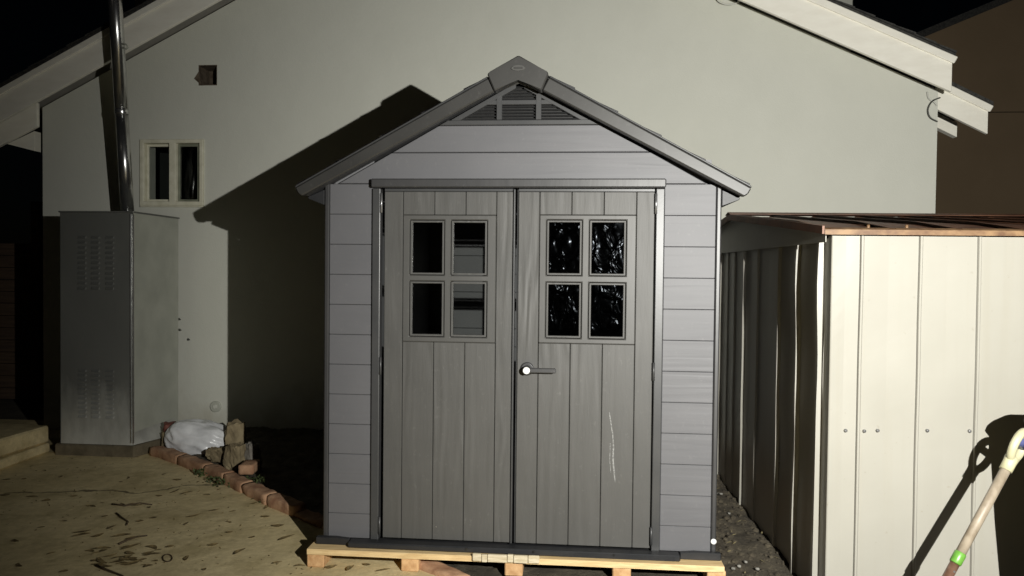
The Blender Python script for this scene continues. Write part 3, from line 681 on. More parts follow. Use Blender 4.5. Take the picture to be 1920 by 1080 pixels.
# ------------------------------------------------------------------ cream steel shed with brown roof
corner = hit(1553, 640, (0, 0, 0), Vector((0, 0, 1))) if False else None
MS = Frame((1.448, 3.35, 0), 0.052)
ms = framed('metal_shed', 'cream ribbed steel shed with low brown metal roof beside the plastic shed', 'shed', MS)
ZE, ZRDG, VR = 1.712, 1.920, 1.72
LEN = 3.05
def wall_profile(name, prof, z0, ztop, mat, bend=0.003, nz=16, th=0.0):
    """vertical sheet from a plan profile [(u, v)], with slight dents"""
    bm = bmesh.new(); R = []
    for j in range(nz + 1):
        row = []
        for (u, v) in prof:
            zt = ztop(u, v) if callable(ztop) else ztop
            z = z0 + (zt - z0) * j / nz
            d = noise.noise(Vector((u * 2 + 3, v * 2, z * 2.3))) * bend
            row.append(bm.verts.new((u + d * (1 if abs(u) < 0.06 else 0), v + d * (1 if abs(u) >= 0.06 else 0.2), z)))
        R.append(row)
    for a, b in zip(R, R[1:]):
        for k in range(len(prof) - 1): bm.faces.new((a[k], a[k + 1], b[k + 1], b[k]))
    return put(name, bm_mesh(bm, name), mat, ms)
# front wall panels, each with its rib
seams = [0.0] + [MS.at(x, 620)[0] for x in (1609, 1719, 1829)]
st_ = seams[3] - seams[2]
while seams[-1] + st_ < LEN: seams.append(seams[-1] + st_)
for k in range(len(seams) - 1):
    a, b = seams[k], seams[k + 1]
    prof = [(a + 0.0008, 0.0)]
    if k: prof = [(a + 0.0008, 0.006), (a + 0.004, -0.009), (a + 0.012, -0.009), (a + 0.019, 0.0)]
    prof += [((a + b) / 2, 0.0015), (b - 0.0008, 0.0)]
    wall_profile('front_panel', prof, -0.05, ZE - 0.004, M['steel'], 0.006, 22)
prof = [(-0.005, 0.035), (-0.005, -0.004), (-0.002, -0.007), (0.0, -0.008)]
wall_profile('corner_trim', prof, -0.05, ZE - 0.004, M['steel'], 0.001)
for x, y in ((1585, 807), (1620, 808), (1645, 807), (1738, 807), (1817, 808), (1924, 808)):
    u, z = MS.at(x, y)
    tube('screw', [(u, 0.0, z), (u, -0.008, z), (u, -0.011, z)], [0.0075, 0.0075, 0.004], M['hinge'], ms, 8)
# left gable wall panels
def zgab(v): return ZE + 0.022 + (0.048 * min(v, 0.34) / 0.34) + (0 if v < 0.34 else (ZRDG - ZE - 0.07) * (v - 0.34) / (VR - 0.34))
ribs = []
for x in (1544, 1502, 1465, 1422, 1398, 1379, 1366, 1354, 1345, 1337):
    d = ray(x, 540); t = (MS.o - CAM).dot(MS.u) / d.dot(MS.u); ribs.append(MS.uv(CAM + d * t)[1])
ribs = [0.035] + ribs
for k in range(len(ribs) - 1):
    a, b = ribs[k], ribs[k + 1]; h = (0.024, 0.024, 0.022, 0.018, 0.009, 0.017, 0.008, 0.006, 0.014, 0.006, 0.006)[k]
    prof = [(0.0, a + 0.0005)]
    if k: prof = [(0.0, a - 0.006), (-h, a + 0.001), (-h, a + 0.03), (0.0, a + 0.045)]
    prof += [(0.002, a * 0.5 + b * 0.5 + 0.01), (0.0, b - 0.0065)]
    wall_profile('side_panel', prof, -0.05, ZE - 0.012, M['steel'], 0.012 if k in (0, 1, 2) else 0.004)
D_MS = 2 * VR
box('rear_panel', (0.0, D_MS, -0.05), (LEN, D_MS + 0.01, ZE), M['steel'], ms, 0)
box('right_panel', (LEN, 0.0, -0.05), (LEN + 0.01, D_MS + 0.01, ZE), M['steel'], ms, 0)
def side_poly(name, pts, u0, u1, mat, bev=0.002):
    bm = bmesh.new(); A = [bm.verts.new((u0, p[0], p[1])) for p in pts]; B = [bm.verts.new((u1, p[0], p[1])) for p in pts]
    n = len(pts); bm.faces.new(A); bm.faces.new(B[::-1])
    for i in range(n): bm.faces.new((A[i], B[i], B[(i + 1) % n], A[(i + 1) % n]))
    if bev: bmesh.ops.bevel(bm, geom=bm.edges[:], offset=bev, segments=1, affect='EDGES', profile=0.5)
    return put(name, bm_mesh(bm, name), mat, ms)
side_poly('gable_panel', [(0.0, ZE - 0.034), (D_MS, ZE - 0.034), (D_MS, ZE + 0.01), (VR, ZRDG - 0.02), (0.34, zgab(0.34) - 0.02), (0.0, ZE + 0.008)], -0.032, -0.028, M['steel'], 0)
# roof panels with ribs running down the slope
EV = -0.045
npan = 11; step = (LEN + 0.1) / npan
for sgn in (1, -1):
    for k in range(npan):
        a = -0.05 + k * step; b = a + step
        prof = [(a, 0.016), (a + 0.02, 0.016), (a + 0.035, 0.0), (b - 0.035, 0.0), (b - 0.0008, 0.0)]
        bm = bmesh.new(); R = []
        for v, z in ((EV, ZE + 0.012), (0.34, zgab(0.34)), (VR, ZRDG)):
            vv = v if sgn > 0 else D_MS - v
            R.append([bm.verts.new((u, vv, z + dz)) for u, dz in prof])
        for r0, r1 in zip(R, R[1:]):
            for i in range(len(prof) - 1): bm.faces.new((r0[i], r0[i + 1], r1[i + 1], r1[i]))
        put('roof_panel', bm_mesh(bm, 'roof_panel'), M['brown_roof'], ms)
side_poly('eave_trim', [(EV - 0.012, ZE - 0.003), (EV - 0.006, ZE - 0.003), (EV - 0.004, ZE + 0.022), (EV + 0.02, ZE + 0.026), (EV + 0.018, ZE + 0.030), (EV - 0.012, ZE + 0.020)], -0.055, LEN + 0.06, M['brown_eave'], 0)
side_poly('verge_trim', [(EV - 0.008, ZE + 0.0), (0.34, zgab(0.34) - 0.028), (VR, ZRDG - 0.024), (VR, ZRDG + 0.012), (0.34, zgab(0.34) + 0.01), (EV - 0.008, ZE + 0.036)], -0.066, -0.056, M['brown_roof'], 0)
side_poly('verge_trim', [(D_MS + 0.05, ZE + 0.0), (VR + 0.002, ZRDG - 0.024), (VR + 0.002, ZRDG + 0.012), (D_MS + 0.05, ZE + 0.036)], -0.066, -0.056, M['brown_roof'], 0)
side_poly('ridge_cap', [(VR - 0.07, ZRDG + 0.011), (VR, ZRDG + 0.027), (VR + 0.07, ZRDG + 0.011), (VR + 0.07, ZRDG + 0.014), (VR, ZRDG + 0.031), (VR - 0.07, ZRDG + 0.014)], -0.068, LEN + 0.06, M['brown_roof'], 0)
for x, y in ((1628, 428), (1700, 431)):
    u = MS.at(x, y, 0.1)[0]
    tube('roof_screw', [(u, 0.1, ZE + 0.03), (u, 0.1, ZE + 0.052)], 0.007, M['brown_eave'], ms, 8)

# ------------------------------------------------------------------ water-heater cabinet and flue
VC = -0.86
a0, a1 = HO.at(114, 600, VC)[0], HO.at(249, 600, VC)[0]
zt_c, zb_c = HO.at(180, 399, VC)[1], HO.at(180, 833, VC)[1]
cab = framed('metal_cabinet', 'tall dull galvanised water heater cabinet with louvres standing on a plinth against the house', 'cabinet', HO)
VCB = VC + 0.68
def sheet(name, P, nu, nv, mat, amp=0.004):
    bm = bmesh.new(); P = [Vector(p) for p in P]; nrm = (P[1] - P[0]).cross(P[3] - P[0]).normalized()
    V = []
    for i in range(nu + 1):
        row = []
        for j in range(nv + 1):
            s, t = i / nu, j / nv; p = P[0] * (1 - s) * (1 - t) + P[1] * s * (1 - t) + P[2] * s * t + P[3] * (1 - s) * t
            e = min(1, 6 * min(s, 1 - s, t, 1 - t)); row.append(bm.verts.new(p + nrm * amp * e * noise.noise(p * 2.7)))
        V.append(row)
    for i in range(nu):
        for j in range(nv): bm.faces.new((V[i][j], V[i + 1][j], V[i + 1][j + 1], V[i][j + 1]))
    return put(name, bm_mesh(bm, name, True), mat, cab)
fp = sheet('front_panel', [(a0, VC, zb_c), (a1, VC, zb_c), (a1, VC, zt_c), (a0, VC, zt_c)], 12, 30, M['cabinet'], 0.012)
sheet('side_panel', [(a1 + 0.004, VC, zb_c), (a1 + 0.004, VCB, zb_c), (a1 + 0.004, VCB, zt_c), (a1 + 0.004, VC, zt_c)], 12, 30, M['cab_side'], 0.012)
sheet('side_panel', [(a0 - 0.004, VCB, zb_c), (a0 - 0.004, VC, zb_c), (a0 - 0.004, VC, zt_c), (a0 - 0.004, VCB, zt_c)], 6, 10, M['cabinet'], 0.006)
box('back_panel', (a0, VCB, zb_c), (a1, VCB + 0.004, zt_c), M['cabinet'], cab, 0)
slab_xy('cabinet_top', [(a0 - 0.012, VC - 0.012), (a1 + 0.012, VC - 0.012), (a1 + 0.012, VCB + 0.01), (a0 - 0.012, VCB + 0.01)], zt_c + 0.001, zt_c + 0.014, M['cabinet'], cab, 0.003)
for u in (a1 - 0.012, a1 + 0.008):
    box('corner_seam', (u - 0.003, VC - 0.014, zb_c + 0.02), (u + 0.003, VC + 0.001, zt_c - 0.01), M['galv'], cab, 0.001)
# louvres: three columns high up, three low down
for (ya, yb) in ((690, 785), (440, 545)):
    for (xa, xb) in ((147, 163), (172, 188), (199, 215)):
        ul, ur = HO.at(xa, 600, VC)[0], HO.at(xb, 600, VC)[0]; z1, z0 = HO.at(180, ya, VC)[1], HO.at(180, yb, VC)[1]
        n = 11
        for k in range(n):
            z = z0 + (z1 - z0) * (k + 0.5) / n
            bm = bmesh.new(); h = 0.011; d = 0.018
            V = [bm.verts.new(p) for p in ((ul, VC - 0.003, z - h), (ur, VC - 0.003, z - h), (ur - 0.006, VC - d, z - h), (ul + 0.006, VC - d, z - h), (ul + 0.004, VC - 0.003, z + h), (ur - 0.004, VC - 0.003, z + h))]
            for f in ((0, 1, 2, 3), (3, 2, 5, 4), (0, 3, 4), (1, 5, 2)): bm.faces.new([V[i] for i in f])
            put('louvre', bm_mesh(bm, 'louvre'), M['cabinet'], fp)
pl = slab_xy('plinth', [(a0 - 0.05, VC - 0.015), (a1 + 0.02, VC - 0.015), (a1 + 0.13, VCB - 0.25), (a1 + 0.13, VCB + 0.1), (a0 - 0.05, VCB + 0.1)], -0.06, zb_c - 0.003, M['plinth'], cab, 0.012)
# flared skirt at the foot of the right side
bm = bmesh.new()
pr = None
for i in range(9):
    t = i / 8; v = VC - 0.002 + 0.6 * t
    row = [bm.verts.new((a1 + 0.006 + 0.13 * math.sin(t * math.pi / 2) * f ** 2, v, zb_c + 0.10 * (1 - f) + 0.004)) for f in (0, 0.35, 0.7, 1.0)]
    if pr:
        for m_ in range(3): bm.faces.new((pr[m_], row[m_], row[m_ + 1], pr[m_ + 1]))
    pr = row
put('skirt', bm_mesh(bm, 'skirt', True), M['cabinet'], cab)
fb = HO.at(239.5, 398, -0.44); ft = HO.at(216, 0, -0.66)
flue = framed('flue_pipe', 'thin galvanised flue pipe rising from the metal cabinet past the roof edge', 'flue pipe', HO)
dirv = Vector((ft[0] - fb[0], -0.22, ft[1] - fb[1]))
base_p = Vector((fb[0], -0.44, zt_c + 0.0145))
def fpnt(t): return base_p + dirv * t
ts = [0, 0.5, 1.0, 1.35]
tube('pipe_section', [fpnt(0), fpnt(0.499)], 0.052, M['galv'], flue, 28)
tube('pipe_section', [fpnt(0.501), fpnt(1.35)], 0.0535, M['galv'], flue, 28)
tube('pipe_collar', [fpnt(0.485), fpnt(0.49), fpnt(0.505), fpnt(0.51)], [0.0542, 0.057, 0.057, 0.0545], M['galv'], flue, 28)
tube('pipe_collar', [fpnt(0.0), fpnt(0.012)], [0.062, 0.055], M['galv'], flue, 28)
sp = fpnt(0.81)
tube('strap', [sp + Vector((0.05, -0.01, 0)), sp + Vector((0.085, -0.02, -0.005)), sp + Vector((0.105, -0.02, -0.03)), sp + Vector((0.085, -0.02, -0.045)), sp + Vector((0.05, -0.01, -0.03))], 0.008, M['cab_side'], flue, 6)
tube('rain_cap', [fpnt(1.352), fpnt(1.37), fpnt(1.41)], [0.10, 0.10, 0.01], M['galv'], flue, 20)

# ------------------------------------------------------------------ brick edging, rubble, sack
edge = thing('brick_edging', 'curved row of worn terracotta edging bricks along the concrete slab', 'edging', EDG[0])
def along(poly, s):
    for a, b in zip(poly, poly[1:]):
        l = (b - a).length
        if s <= l: return a + (b - a) * (s / l), (b - a).normalized()
        s -= l
    return poly[-1], (poly[-1] - poly[-2]).normalized()
tot = sum((b - a).length for a, b in zip(EDG, EDG[1:])); s_ = 0.0; k = 0
def lump(name, size, mat, parent, loc, rz, seed, sub=2, rough=0.1, sq=0.6, flat=False):
    bm = bmesh.new(); bmesh.ops.create_cube(bm, size=2); bmesh.ops.subdivide_edges(bm, edges=bm.edges[:], cuts=sub * 2, use_grid_fill=True)
    for v in bm.verts:
        p = v.co.copy(); q = p.normalized() * 1.18; p = p * sq + q * (1 - sq)
        p *= 1 + rough * noise.noise(p * 1.7 + Vector((seed, 0, 0))) + rough * 0.5 * noise.noise(p * 4.1 + Vector((0, seed, 0)))
        v.co = Vector((p.x * size[0], p.y * size[1], p.z * size[2]))
    return put(name, bm_mesh(bm, name, not flat), mat, parent, loc, (0, 0, rz))
while s_ < tot - 0.1:
    ln = random.uniform(0.30, 0.46); bm = bmesh.new(); R = []; z0 = (0.030 if s_ < 2.0 else -0.014) + random.uniform(-0.004, 0.004); off = random.uniform(-0.006, 0.006)
    for i in range(13):
        t = i / 12; p, d = along(EDG, min(tot, s_ + 0.002 + (ln - 0.004) * t)); q = Vector((-d.y, d.x, 0)); e = min(1, 0.95 + 2 * min(t, 1 - t)) if i not in (0, 12) else 0.93
        ring = []
        for a in range(14):
            ca, sa = math.cos(a * math.pi / 7), math.sin(a * math.pi / 7); sq = lambda x: math.copysign(abs(x) ** 0.38, x)
            c = p + q * (sq(ca) * 0.050 * e + off) + Vector((0, 0, z0 + sq(sa) * 0.042 * e)) - EDG[0]
            ring.append(bm.verts.new(c + q * 0.010 * noise.noise(c * 14 + Vector((k, 0, 0))) + Vector((0, 0, 0.012 * noise.noise(c * 12) + 0.004 * noise.noise(c * 40)))))
        R.append(ring)
    for a, b in zip(R, R[1:]):
        for m_ in range(14): bm.faces.new((a[m_], a[(m_ + 1) % 14], b[(m_ + 1) % 14], b[m_]))
    bm.faces.new(R[0][::-1]); bm.faces.new(R[-1])
    put('brick', bm_mesh(bm, 'brick', True), M['brick'], edge)
    s_ += ln; k += 1
sx_, sy_ = 0, 0
def sack():
    c = gnd(362, 848, 0.05); bm = bmesh.new(); nu, nv = 110, 60; V = []
    for i in range(nu):
        row = []
        for j in range(nv + 1):
            th, ph = 2 * math.pi * i / nu, -math.pi / 2 + math.pi * j / nv
            sp_ = lambda x, e: math.copysign(abs(x) ** e, x)
            x = sp_(math.cos(ph), 0.7) * sp_(math.cos(th), 0.6); y = sp_(math.cos(ph), 0.7) * sp_(math.sin(th), 0.8); z = sp_(math.sin(ph), 0.9)
            p = Vector((x * 0.30, y * 0.19, z * 0.155))
            pinch = 1 - 0.35 * max(0, x) ** 3 - 0.15 * max(0, -x) ** 3
            p.y *= pinch; p.z *= pinch
            n = 0.022 * noise.noise(p * 6) + 0.010 * (1 - 3 * abs(noise.noise(Vector((p.x * 3, p.y * 13 - p.x * 5, p.z * 15 + p.x * 6))))) + 0.004 * noise.noise(Vector((p.x * 12, p.y * 40, p.z * 40)))
            p += Vector((x, y, z)).normalized() * n if (x or y or z) else Vector()
            p.z = max(p.z, -0.115); row.append(bm.verts.new(p))
        V.append(row)
    for i in range(nu):
        for j in range(nv): bm.faces.new((V[i][j], V[(i + 1) % nu][j], V[(i + 1) % nu][j + 1], V[i][j + 1]))
    bmesh.ops.remove_doubles(bm, verts=bm.verts, dist=0.0005)
    return put('sack', bm_mesh(bm, 'sack', True), M['sack'], None, c + Vector((-0.02, 0.24, 0.045)), (math.radians(-8), math.radians(4), math.radians(-6)))
tag(sack(), 'crumpled white plastic sack slumped behind the brick edging', 'sack')
def rock(name, px, size, mat, rz, seed, label, cat, zoff=0.0, back=0.05, **kw):
    p = gnd(*px); o = lump(name, size, mat, None, Vector((p.x, p.y + back, size[2] * 0.85 + zoff)), rz, seed, flat=True, **kw)
    tag(o, label, cat, 'rubble beside the white sack'); return o
rock('rubble_stone', (428, 862), (0.072, 0.07, 0.135), M['stone'], 0.3, 1, 'tall tan rubble stone standing at the right end of the white sack', 'stone', 0.02, 0.16, sub=3, rough=0.22)
rock('rubble_stone', (436, 880), (0.06, 0.06, 0.10), M['stone'], 1.2, 2, 'blocky tan rubble stone at the foot of the tall stone', 'stone', -0.01, 0.06, sub=3, rough=0.25)
rock('rubble_stone', (405, 872), (0.10, 0.05, 0.05), M['stone'], -0.4, 3, 'low broken tan stone under the front of the white sack', 'stone', 0.02, 0.07, sub=3, rough=0.3)
rock('rubble_stone', (464, 880), (0.05, 0.05, 0.10), M['greystone'], 0.9, 4, 'upright grey rubble stone behind the loose brick', 'stone', -0.01, 0.1, sub=3, rough=0.22)
bp = gnd(463, 893)
tag(lump('loose_brick', (0.055, 0.09, 0.034), M['brick'], None, (bp.x, bp.y + 0.05, 0.055), 0.05, 8.8, 2, 0.05, 0.88), 'short orange brick stub lying beside the brick edging', 'brick')
mp_ = gnd(308, 848)
tag(lump('brick_scrap', (0.045, 0.05, 0.04), M['rust'], None, (mp_.x + 0.0, mp_.y + 0.10, 0.185), 0.4, 5.5, 2, 0.3, 0.6), 'small maroon scrap tucked at the tied end of the white sack', 'scrap')
tag(lump('rubble_stone', (0.07, 0.10, 0.095), M['stone'], None, (mp_.x + 0.0, mp_.y + 0.13, 0.07), 0.4, 7.5, 2, 0.3, 0.6), 'brown stone propping up the maroon scrap', 'stone', 'rubble beside the white sack')

# ------------------------------------------------------------------ fence, steps, neighbour
FE = Frame((0, 8.6, 0), 0.03)
fence = framed('board_fence', 'dark horizontal board fence past the left corner of the house', 'fence', FE)
f1 = FE.at(78, 600)[0]; f0 = f1 - 4.5; ztop = FE.at(40, 462)[1]
zc = -0.05; k = 0
while zc < ztop - 0.1:
    hgt = random.uniform(0.13, 0.145)
    box('board', (f0, -0.01 + random.uniform(-0.004, 0.004), zc), (f1 - 0.11, 0.012, zc + hgt), M['fence'], fence, 0.003); zc += hgt + 0.006
pz = FE.at(70, 378)[1]
box('post', (f1 - 0.105, -0.04, -0.09), (f1 - 0.005, 0.06, pz), M['fence'], fence, 0.005)
for kk in range(2): box('post', (f1 - 2.1 - 1.9 * kk, 0.013, -0.09), (f1 - 2.0 - 1.9 * kk, 0.1, ztop + 0.05), M['fence'], fence, 0.005)
stp = thing('concrete_step', 'low two-tier concrete step at the left edge beside the metal cabinet', 'step', (-3.80, 5.2, 0))
slab_xy('tread', [(-2.5, -0.9), (-0.03, -0.25), (0.0, 0.88), (-2.5, 0.88)], 0.0, 0.075, M['concrete'], stp, 0.012)
slab_xy('tread', [(-2.5, -0.3), (-0.10, 0.12), (0.0 - 0.02, 0.9), (-2.5, 1.3)], 0.0755, 0.215, M['concrete'], stp, 0.014)
NB = Frame((0, 12.0, 0), 0.0839)
nb = framed('neighbour_house', 'plain dark brown stucco house beyond the right corner of the grey house', 'house', NB)
n0, n1, n2 = NB.at(1640, 108), NB.at(1920, -8), NB.at(1800, 211)
sl = (n1[1] - n0[1]) / (n1[0] - n0[0]); uL_ = n0[0] - 1.5; uM = n1[0] + 2.5; uR_ = uM + 6
zN = lambda u: n0[1] + sl * (u - n0[0])
prism('lower_wall', [(uL_, -0.2), (uR_, -0.2), (uR_, n2[1] - 0.006), (uL_, n2[1] - 0.006)], 0, 0.2, M['neighbour'], nb, 0)
prism('upper_wall', [(uL_, n2[1] + 0.006), (uR_, n2[1] + 0.006), (uR_, zN(uM) - sl * 6), (uM, zN(uM)), (uL_, zN(uL_))], -0.012, 0.2, M['neighbour'], nb, 0)
prism('roof', [(uL_ - 0.3, zN(uL_ - 0.3) + 0.005), (uM, zN(uM) + 0.005), (uM, zN(uM) + 0.12), (uL_ - 0.3, zN(uL_ - 0.3) + 0.12)], 0.02, 6, M['roofing'], nb, 0)
box('side_wall', (uL_, 0.205, -0.2), (uL_ + 0.2, 6, zN(uL_) - 0.02), M['neighbour'], nb, 0)

# ------------------------------------------------------------------ shovel, refuse bin, work lamp
def on_depth(x, y, Y):
    d = ray(x, y); return CAM + d * (Y / d.y)
g0, g1 = on_depth(1886, 880, 2.905), on_depth(1782, 1072, 2.83)
ax = (g1 - g0).normalized(); foot = g0 + ax * ((g0.z - 0.02) / -ax.z)
shv = thing('shovel', 'D-handled shovel with cream grip, worn shaft and green band leaning before the steel shed', 'shovel', (foot.x, foot.y, 0))
loc = lambda p: Vector(p) - Vector((foot.x, foot.y, 0))
gb = on_depth(1798, 1043, 2.84)
L1 = (gb - g0).dot(ax); ctr = lambda s: loc(g0 + ax * s)
tube('shaft', [ctr(-0.02), ctr(L1 * 0.5), ctr(L1 - 0.015)], [0.0185, 0.0185, 0.0182], M['shaft'], shv, 20)
tube('band', [ctr(L1 - 0.016), ctr(L1 - 0.012), ctr(L1 + 0.028), ctr(L1 + 0.032)], [0.0195, 0.0215, 0.0215, 0.0195], M['green'], shv, 20)
tube('socket', [ctr(L1 + 0.033), ctr(L1 + 0.2), ctr((foot - g0).length - 0.26)], [0.0175, 0.0175, 0.02], M['socket'], shv, 16)
tube('rivet', [ctr(L1 + 0.06) + Vector((0, -0.015, 0)), ctr(L1 + 0.06) + Vector((0, -0.02, 0))], 0.004, M['hinge'], shv, 8)
# blade
side = ax.cross(Vector((0, 1, 0))).normalized(); nrm = side.cross(ax).normalized(); Lf = (foot - g0).length
bm = bmesh.new(); R = []
for i in range(9):
    t = i / 8; s = Lf - 0.28 + 0.28 * t; wd = 0.10 * (1 if t < 0.6 else math.sqrt(max(0, 1 - ((t - 0.6) / 0.42) ** 2)))
    R.append([bm.verts.new(ctr(s) + side * wd * c + nrm * (0.025 * c * c - 0.01)) for c in (-1, -0.5, 0, 0.5, 1)])
for a, b in zip(R, R[1:]):
    for k in range(4): bm.faces.new((a[k], a[k + 1], b[k + 1], b[k]))
bl = put('blade', bm_mesh(bm, 'blade', True), M['blade'], shv); sd_ = bl.modifiers.new('s', 'SOLIDIFY'); sd_.thickness = 0.003
# D grip: stem, loop, cross bar
up = -ax
ex = Vector((0.8, 0.6, 0)); ex = (ex - up * ex.dot(up)).normalized()
G0 = loc(g0)
tube('grip', [G0 - up * 0.005, G0 + up * 0.03, G0 + up * 0.055], [0.0235, 0.0235, 0.026], M['cream_grip'], shv, 18)
loop = []
for k in range(25):
    a = math.radians(-90 + 360 * k / 24)
    loop.append(G0 + up * (0.108 + 0.062 * math.sin(a)) + ex * (0.056 * math.cos(a)))
tube('grip_loop', loop, [0.0155] * 25, M['cream_grip'], shv, 12)
tube('grip_bar', [G0 + up * 0.125 - ex * 0.045, G0 + up * 0.125 + ex * 0.05], 0.016, M['blue'], shv, 12)
# wheeled bin just past the right edge of view, its shadow falls on the steel shed
bin_ = thing('refuse_bin', 'dark wheeled refuse bin in front of the cream steel shed', 'bin', (2.285, 2.62, 0), -0.06)
bm = bmesh.new(); R = []
for z, hx, hy in ((0.03, 0.19, 0.18), (0.25, 0.215, 0.20), (0.62, 0.25, 0.225), (0.95, 0.272, 0.25)):
    R.append([bm.verts.new((sx * hx, sy * hy, z)) for sx, sy in ((-1, -1), (1, -1), (1, 1), (-1, 1))])
for a, b in zip(R, R[1:]):
    for k in range(4): bm.faces.new((a[k], a[(k + 1) % 4], b[(k + 1) % 4], b[k]))
bm.faces.new(R[0][::-1]); bm.faces.new(R[-1])
bmesh.ops.bevel(bm, geom=bm.edges[:], offset=0.012, segments=2, affect='EDGES', profile=0.5)
put('bin_body', bm_mesh(bm, 'bin_body'), M['bin'], bin_)
prism('bin_lid', [(-0.285, 0.952), (0.285, 0.952), (0.285, 0.975), (0.23, 1.03), (-0.2, 1.03), (-0.262, 1.0), (-0.285, 0.975)], -0.275, 0.27, M['bin'], bin_, 0.01)
for s in (-1, 1):
    tube('wheel', [(s * 0.2, 0.20, 0.09), (s * 0.245, 0.20, 0.09)], 0.09, M['black'], bin_, 24, False)
tube('bin_handle', [(-0.2, 0.285, 0.985), (0.2, 0.285, 0.985)], 0.014, M['bin'], bin_, 10)
lampo = thing('work_lamp', 'yellow work lamp on a tripod lighting the yard', 'lamp', (LAMP.x, LAMP.y, 0))
lz = LAMP.z
hd_ = box('lamp_head', (-0.06, -0.075, lz - 0.045), (0.06, -0.022, lz + 0.045), M['lamp_body'], lampo, 0.008)
em_ = bpy.data.materials.new('lit_lens'); em_.use_nodes = True
em_.node_tree.nodes['Principled BSDF'].inputs['Emission Color'].default_value = (*LAMP_COL, 1); em_.node_tree.nodes['Principled BSDF'].inputs['Emission Strength'].default_value = 5
box('lens', (-0.02, -0.0215, lz - 0.02), (0.02, -0.0165, lz + 0.02), em_, lampo, 0.001)
tube('pole', [(0, -0.05, lz - 0.046), (0, -0.05, 0.62)], 0.014, M['black'], lampo, 10)
for k in range(3):
    a = math.radians(30 + 120 * k)
    tube('leg', [(0.015 * math.cos(a), -0.05 + 0.015 * math.sin(a), 0.75), (0.42 * math.cos(a), -0.05 + 0.42 * math.sin(a), 0.01)], 0.010, M['black'], lampo, 8)
spot.parent = lampo; spot.location = (0, 0, lz)
spot.rotation_euler = LAMP_AIM.to_track_quat('-Z', 'Y').to_euler()

# ------------------------------------------------------------------ litter on the slab: leaves, twigs, weeds; clods in the soil
def leaf_mesh(L, w, curl, twist):
    bm = bmesh.new(); R = []
    for i in range(6):
        t = i / 5; ww = w * math.sin(math.pi * (0.06 + 0.9 * t)) ** 0.8
        x = (t - 0.5) * L; z = curl * L * (2 * t - 1) ** 2; bend = twist * L * math.sin(t * 3)
        R.append([bm.verts.new((x, bend - ww, z + ww * 0.5)), bm.verts.new((x, bend, z)), bm.verts.new((x, bend + ww, z + ww * 0.5))])
    for a, b in zip(R, R[1:]):
        for k in range(2): bm.faces.new((a[k], a[k + 1], b[k + 1], b[k]))
    return bm_mesh(bm, 'dead_leaf', True)
LM = [leaf_mesh(random.uniform(0.04, 0.095), random.uniform(0.008, 0.019), random.uniform(0.02, 0.12), random.uniform(-0.25, 0.25)) for _ in range(12)]
spots = [(30, 1015), (120, 1075), (165, 1035), (155, 1000), (75, 993), (196, 972), (117, 978), (210, 992), (150, 1010), (230, 1010), (250, 1012), (258, 952), (280, 955),
         (172, 953), (300, 930), (328, 925), (348, 928), (385, 930), (220, 922), (365, 968), (402, 958), (440, 962), (475, 938), (478, 944), (500, 955), (518, 988), (500, 970),
         (282, 1030), (300, 1033), (320, 1030), (350, 1050), (290, 1054), (240, 1062), (180, 1055), (200, 1062), (290, 975), (60, 935), (85, 940), (8, 932), (12, 900), (45, 902), (85, 885),
         (110, 895), (240, 898), (225, 905), (330, 900), (310, 893), (370, 905), (230, 945), (245, 950), (260, 978), (185, 1008), (540, 1012), (432, 1000), (470, 1010), (385, 1070), (560, 1062), (520, 1058),
         (660, 1068), (690, 1062), (720, 1072), (620, 1064), (450, 1040), (400, 1025), (95, 1040), (40, 1060), (140, 930), (410, 918), (350, 985), (425, 980)]
n_flat = len(spots)
for i in range(26): spots.append((random.gauss(240, 26), random.gauss(1045, 12)))
for k, (x, y) in enumerate(spots):
    p = gnd(x + random.uniform(-3, 3), y + random.uniform(-2, 2))
    o = put('dead_leaf', random.choice(LM), M['leaf'], None, (p.x, p.y, 0.006), (random.uniform(-.15, .15), random.uniform(-.1, .1), random.gauss(0.35, 0.7)))
    s = random.uniform(0.6, 1.15); o.scale = (s, s, s)
    if k < n_flat: tag(o, 'small curled brown dead leaf lying apart on the concrete slab', 'leaf', 'dead leaves scattered on the concrete slab')
    else: tag(o, 'dead brown leaf in the small heap of litter on the concrete slab', 'leaf', 'leaves in the litter heap')
def twig(px, label):
    P = [gnd(x, y, 0.008 + 0.006 * (k % 2)) for k, (x, y) in enumerate(px)]; b = P[0].copy(); b.z = 0
    tag(tube('twig', [p - b for p in P], [0.006 - 0.003 * k / len(P) for k in range(len(P))], M['twig'], None, 6), label, 'twig').location = b
twig([(223, 1020), (240, 1012), (258, 1006), (276, 1004)], 'thick crooked twig lying on the concrete slab above the leaf pile')
twig([(180, 1060), (200, 1068), (228, 1079), (240, 1086)], 'thin straight twig with a leaf at its end, on the concrete slab')
twig([(218, 962), (228, 970), (240, 978), (238, 984)], 'short hooked twig on the concrete slab near the crack')
twig([(210, 945), (235, 948), (262, 943), (285, 946)], 'forked twig lying along the crack in the concrete slab')
ringp = [(314 + 9 * math.cos(a), 1046 + 7 * math.sin(a)) for a in [k * 2 * math.pi / 12 for k in range(13)]]
P = [gnd(x, y, 0.007) for x, y in ringp]; b = P[0].copy(); b.z = 0
tag(tube('wire_loop', [p - b for p in P], 0.003, M['twig'], None, 5), 'small dark wire loop lying on the concrete slab', 'wire').location = b
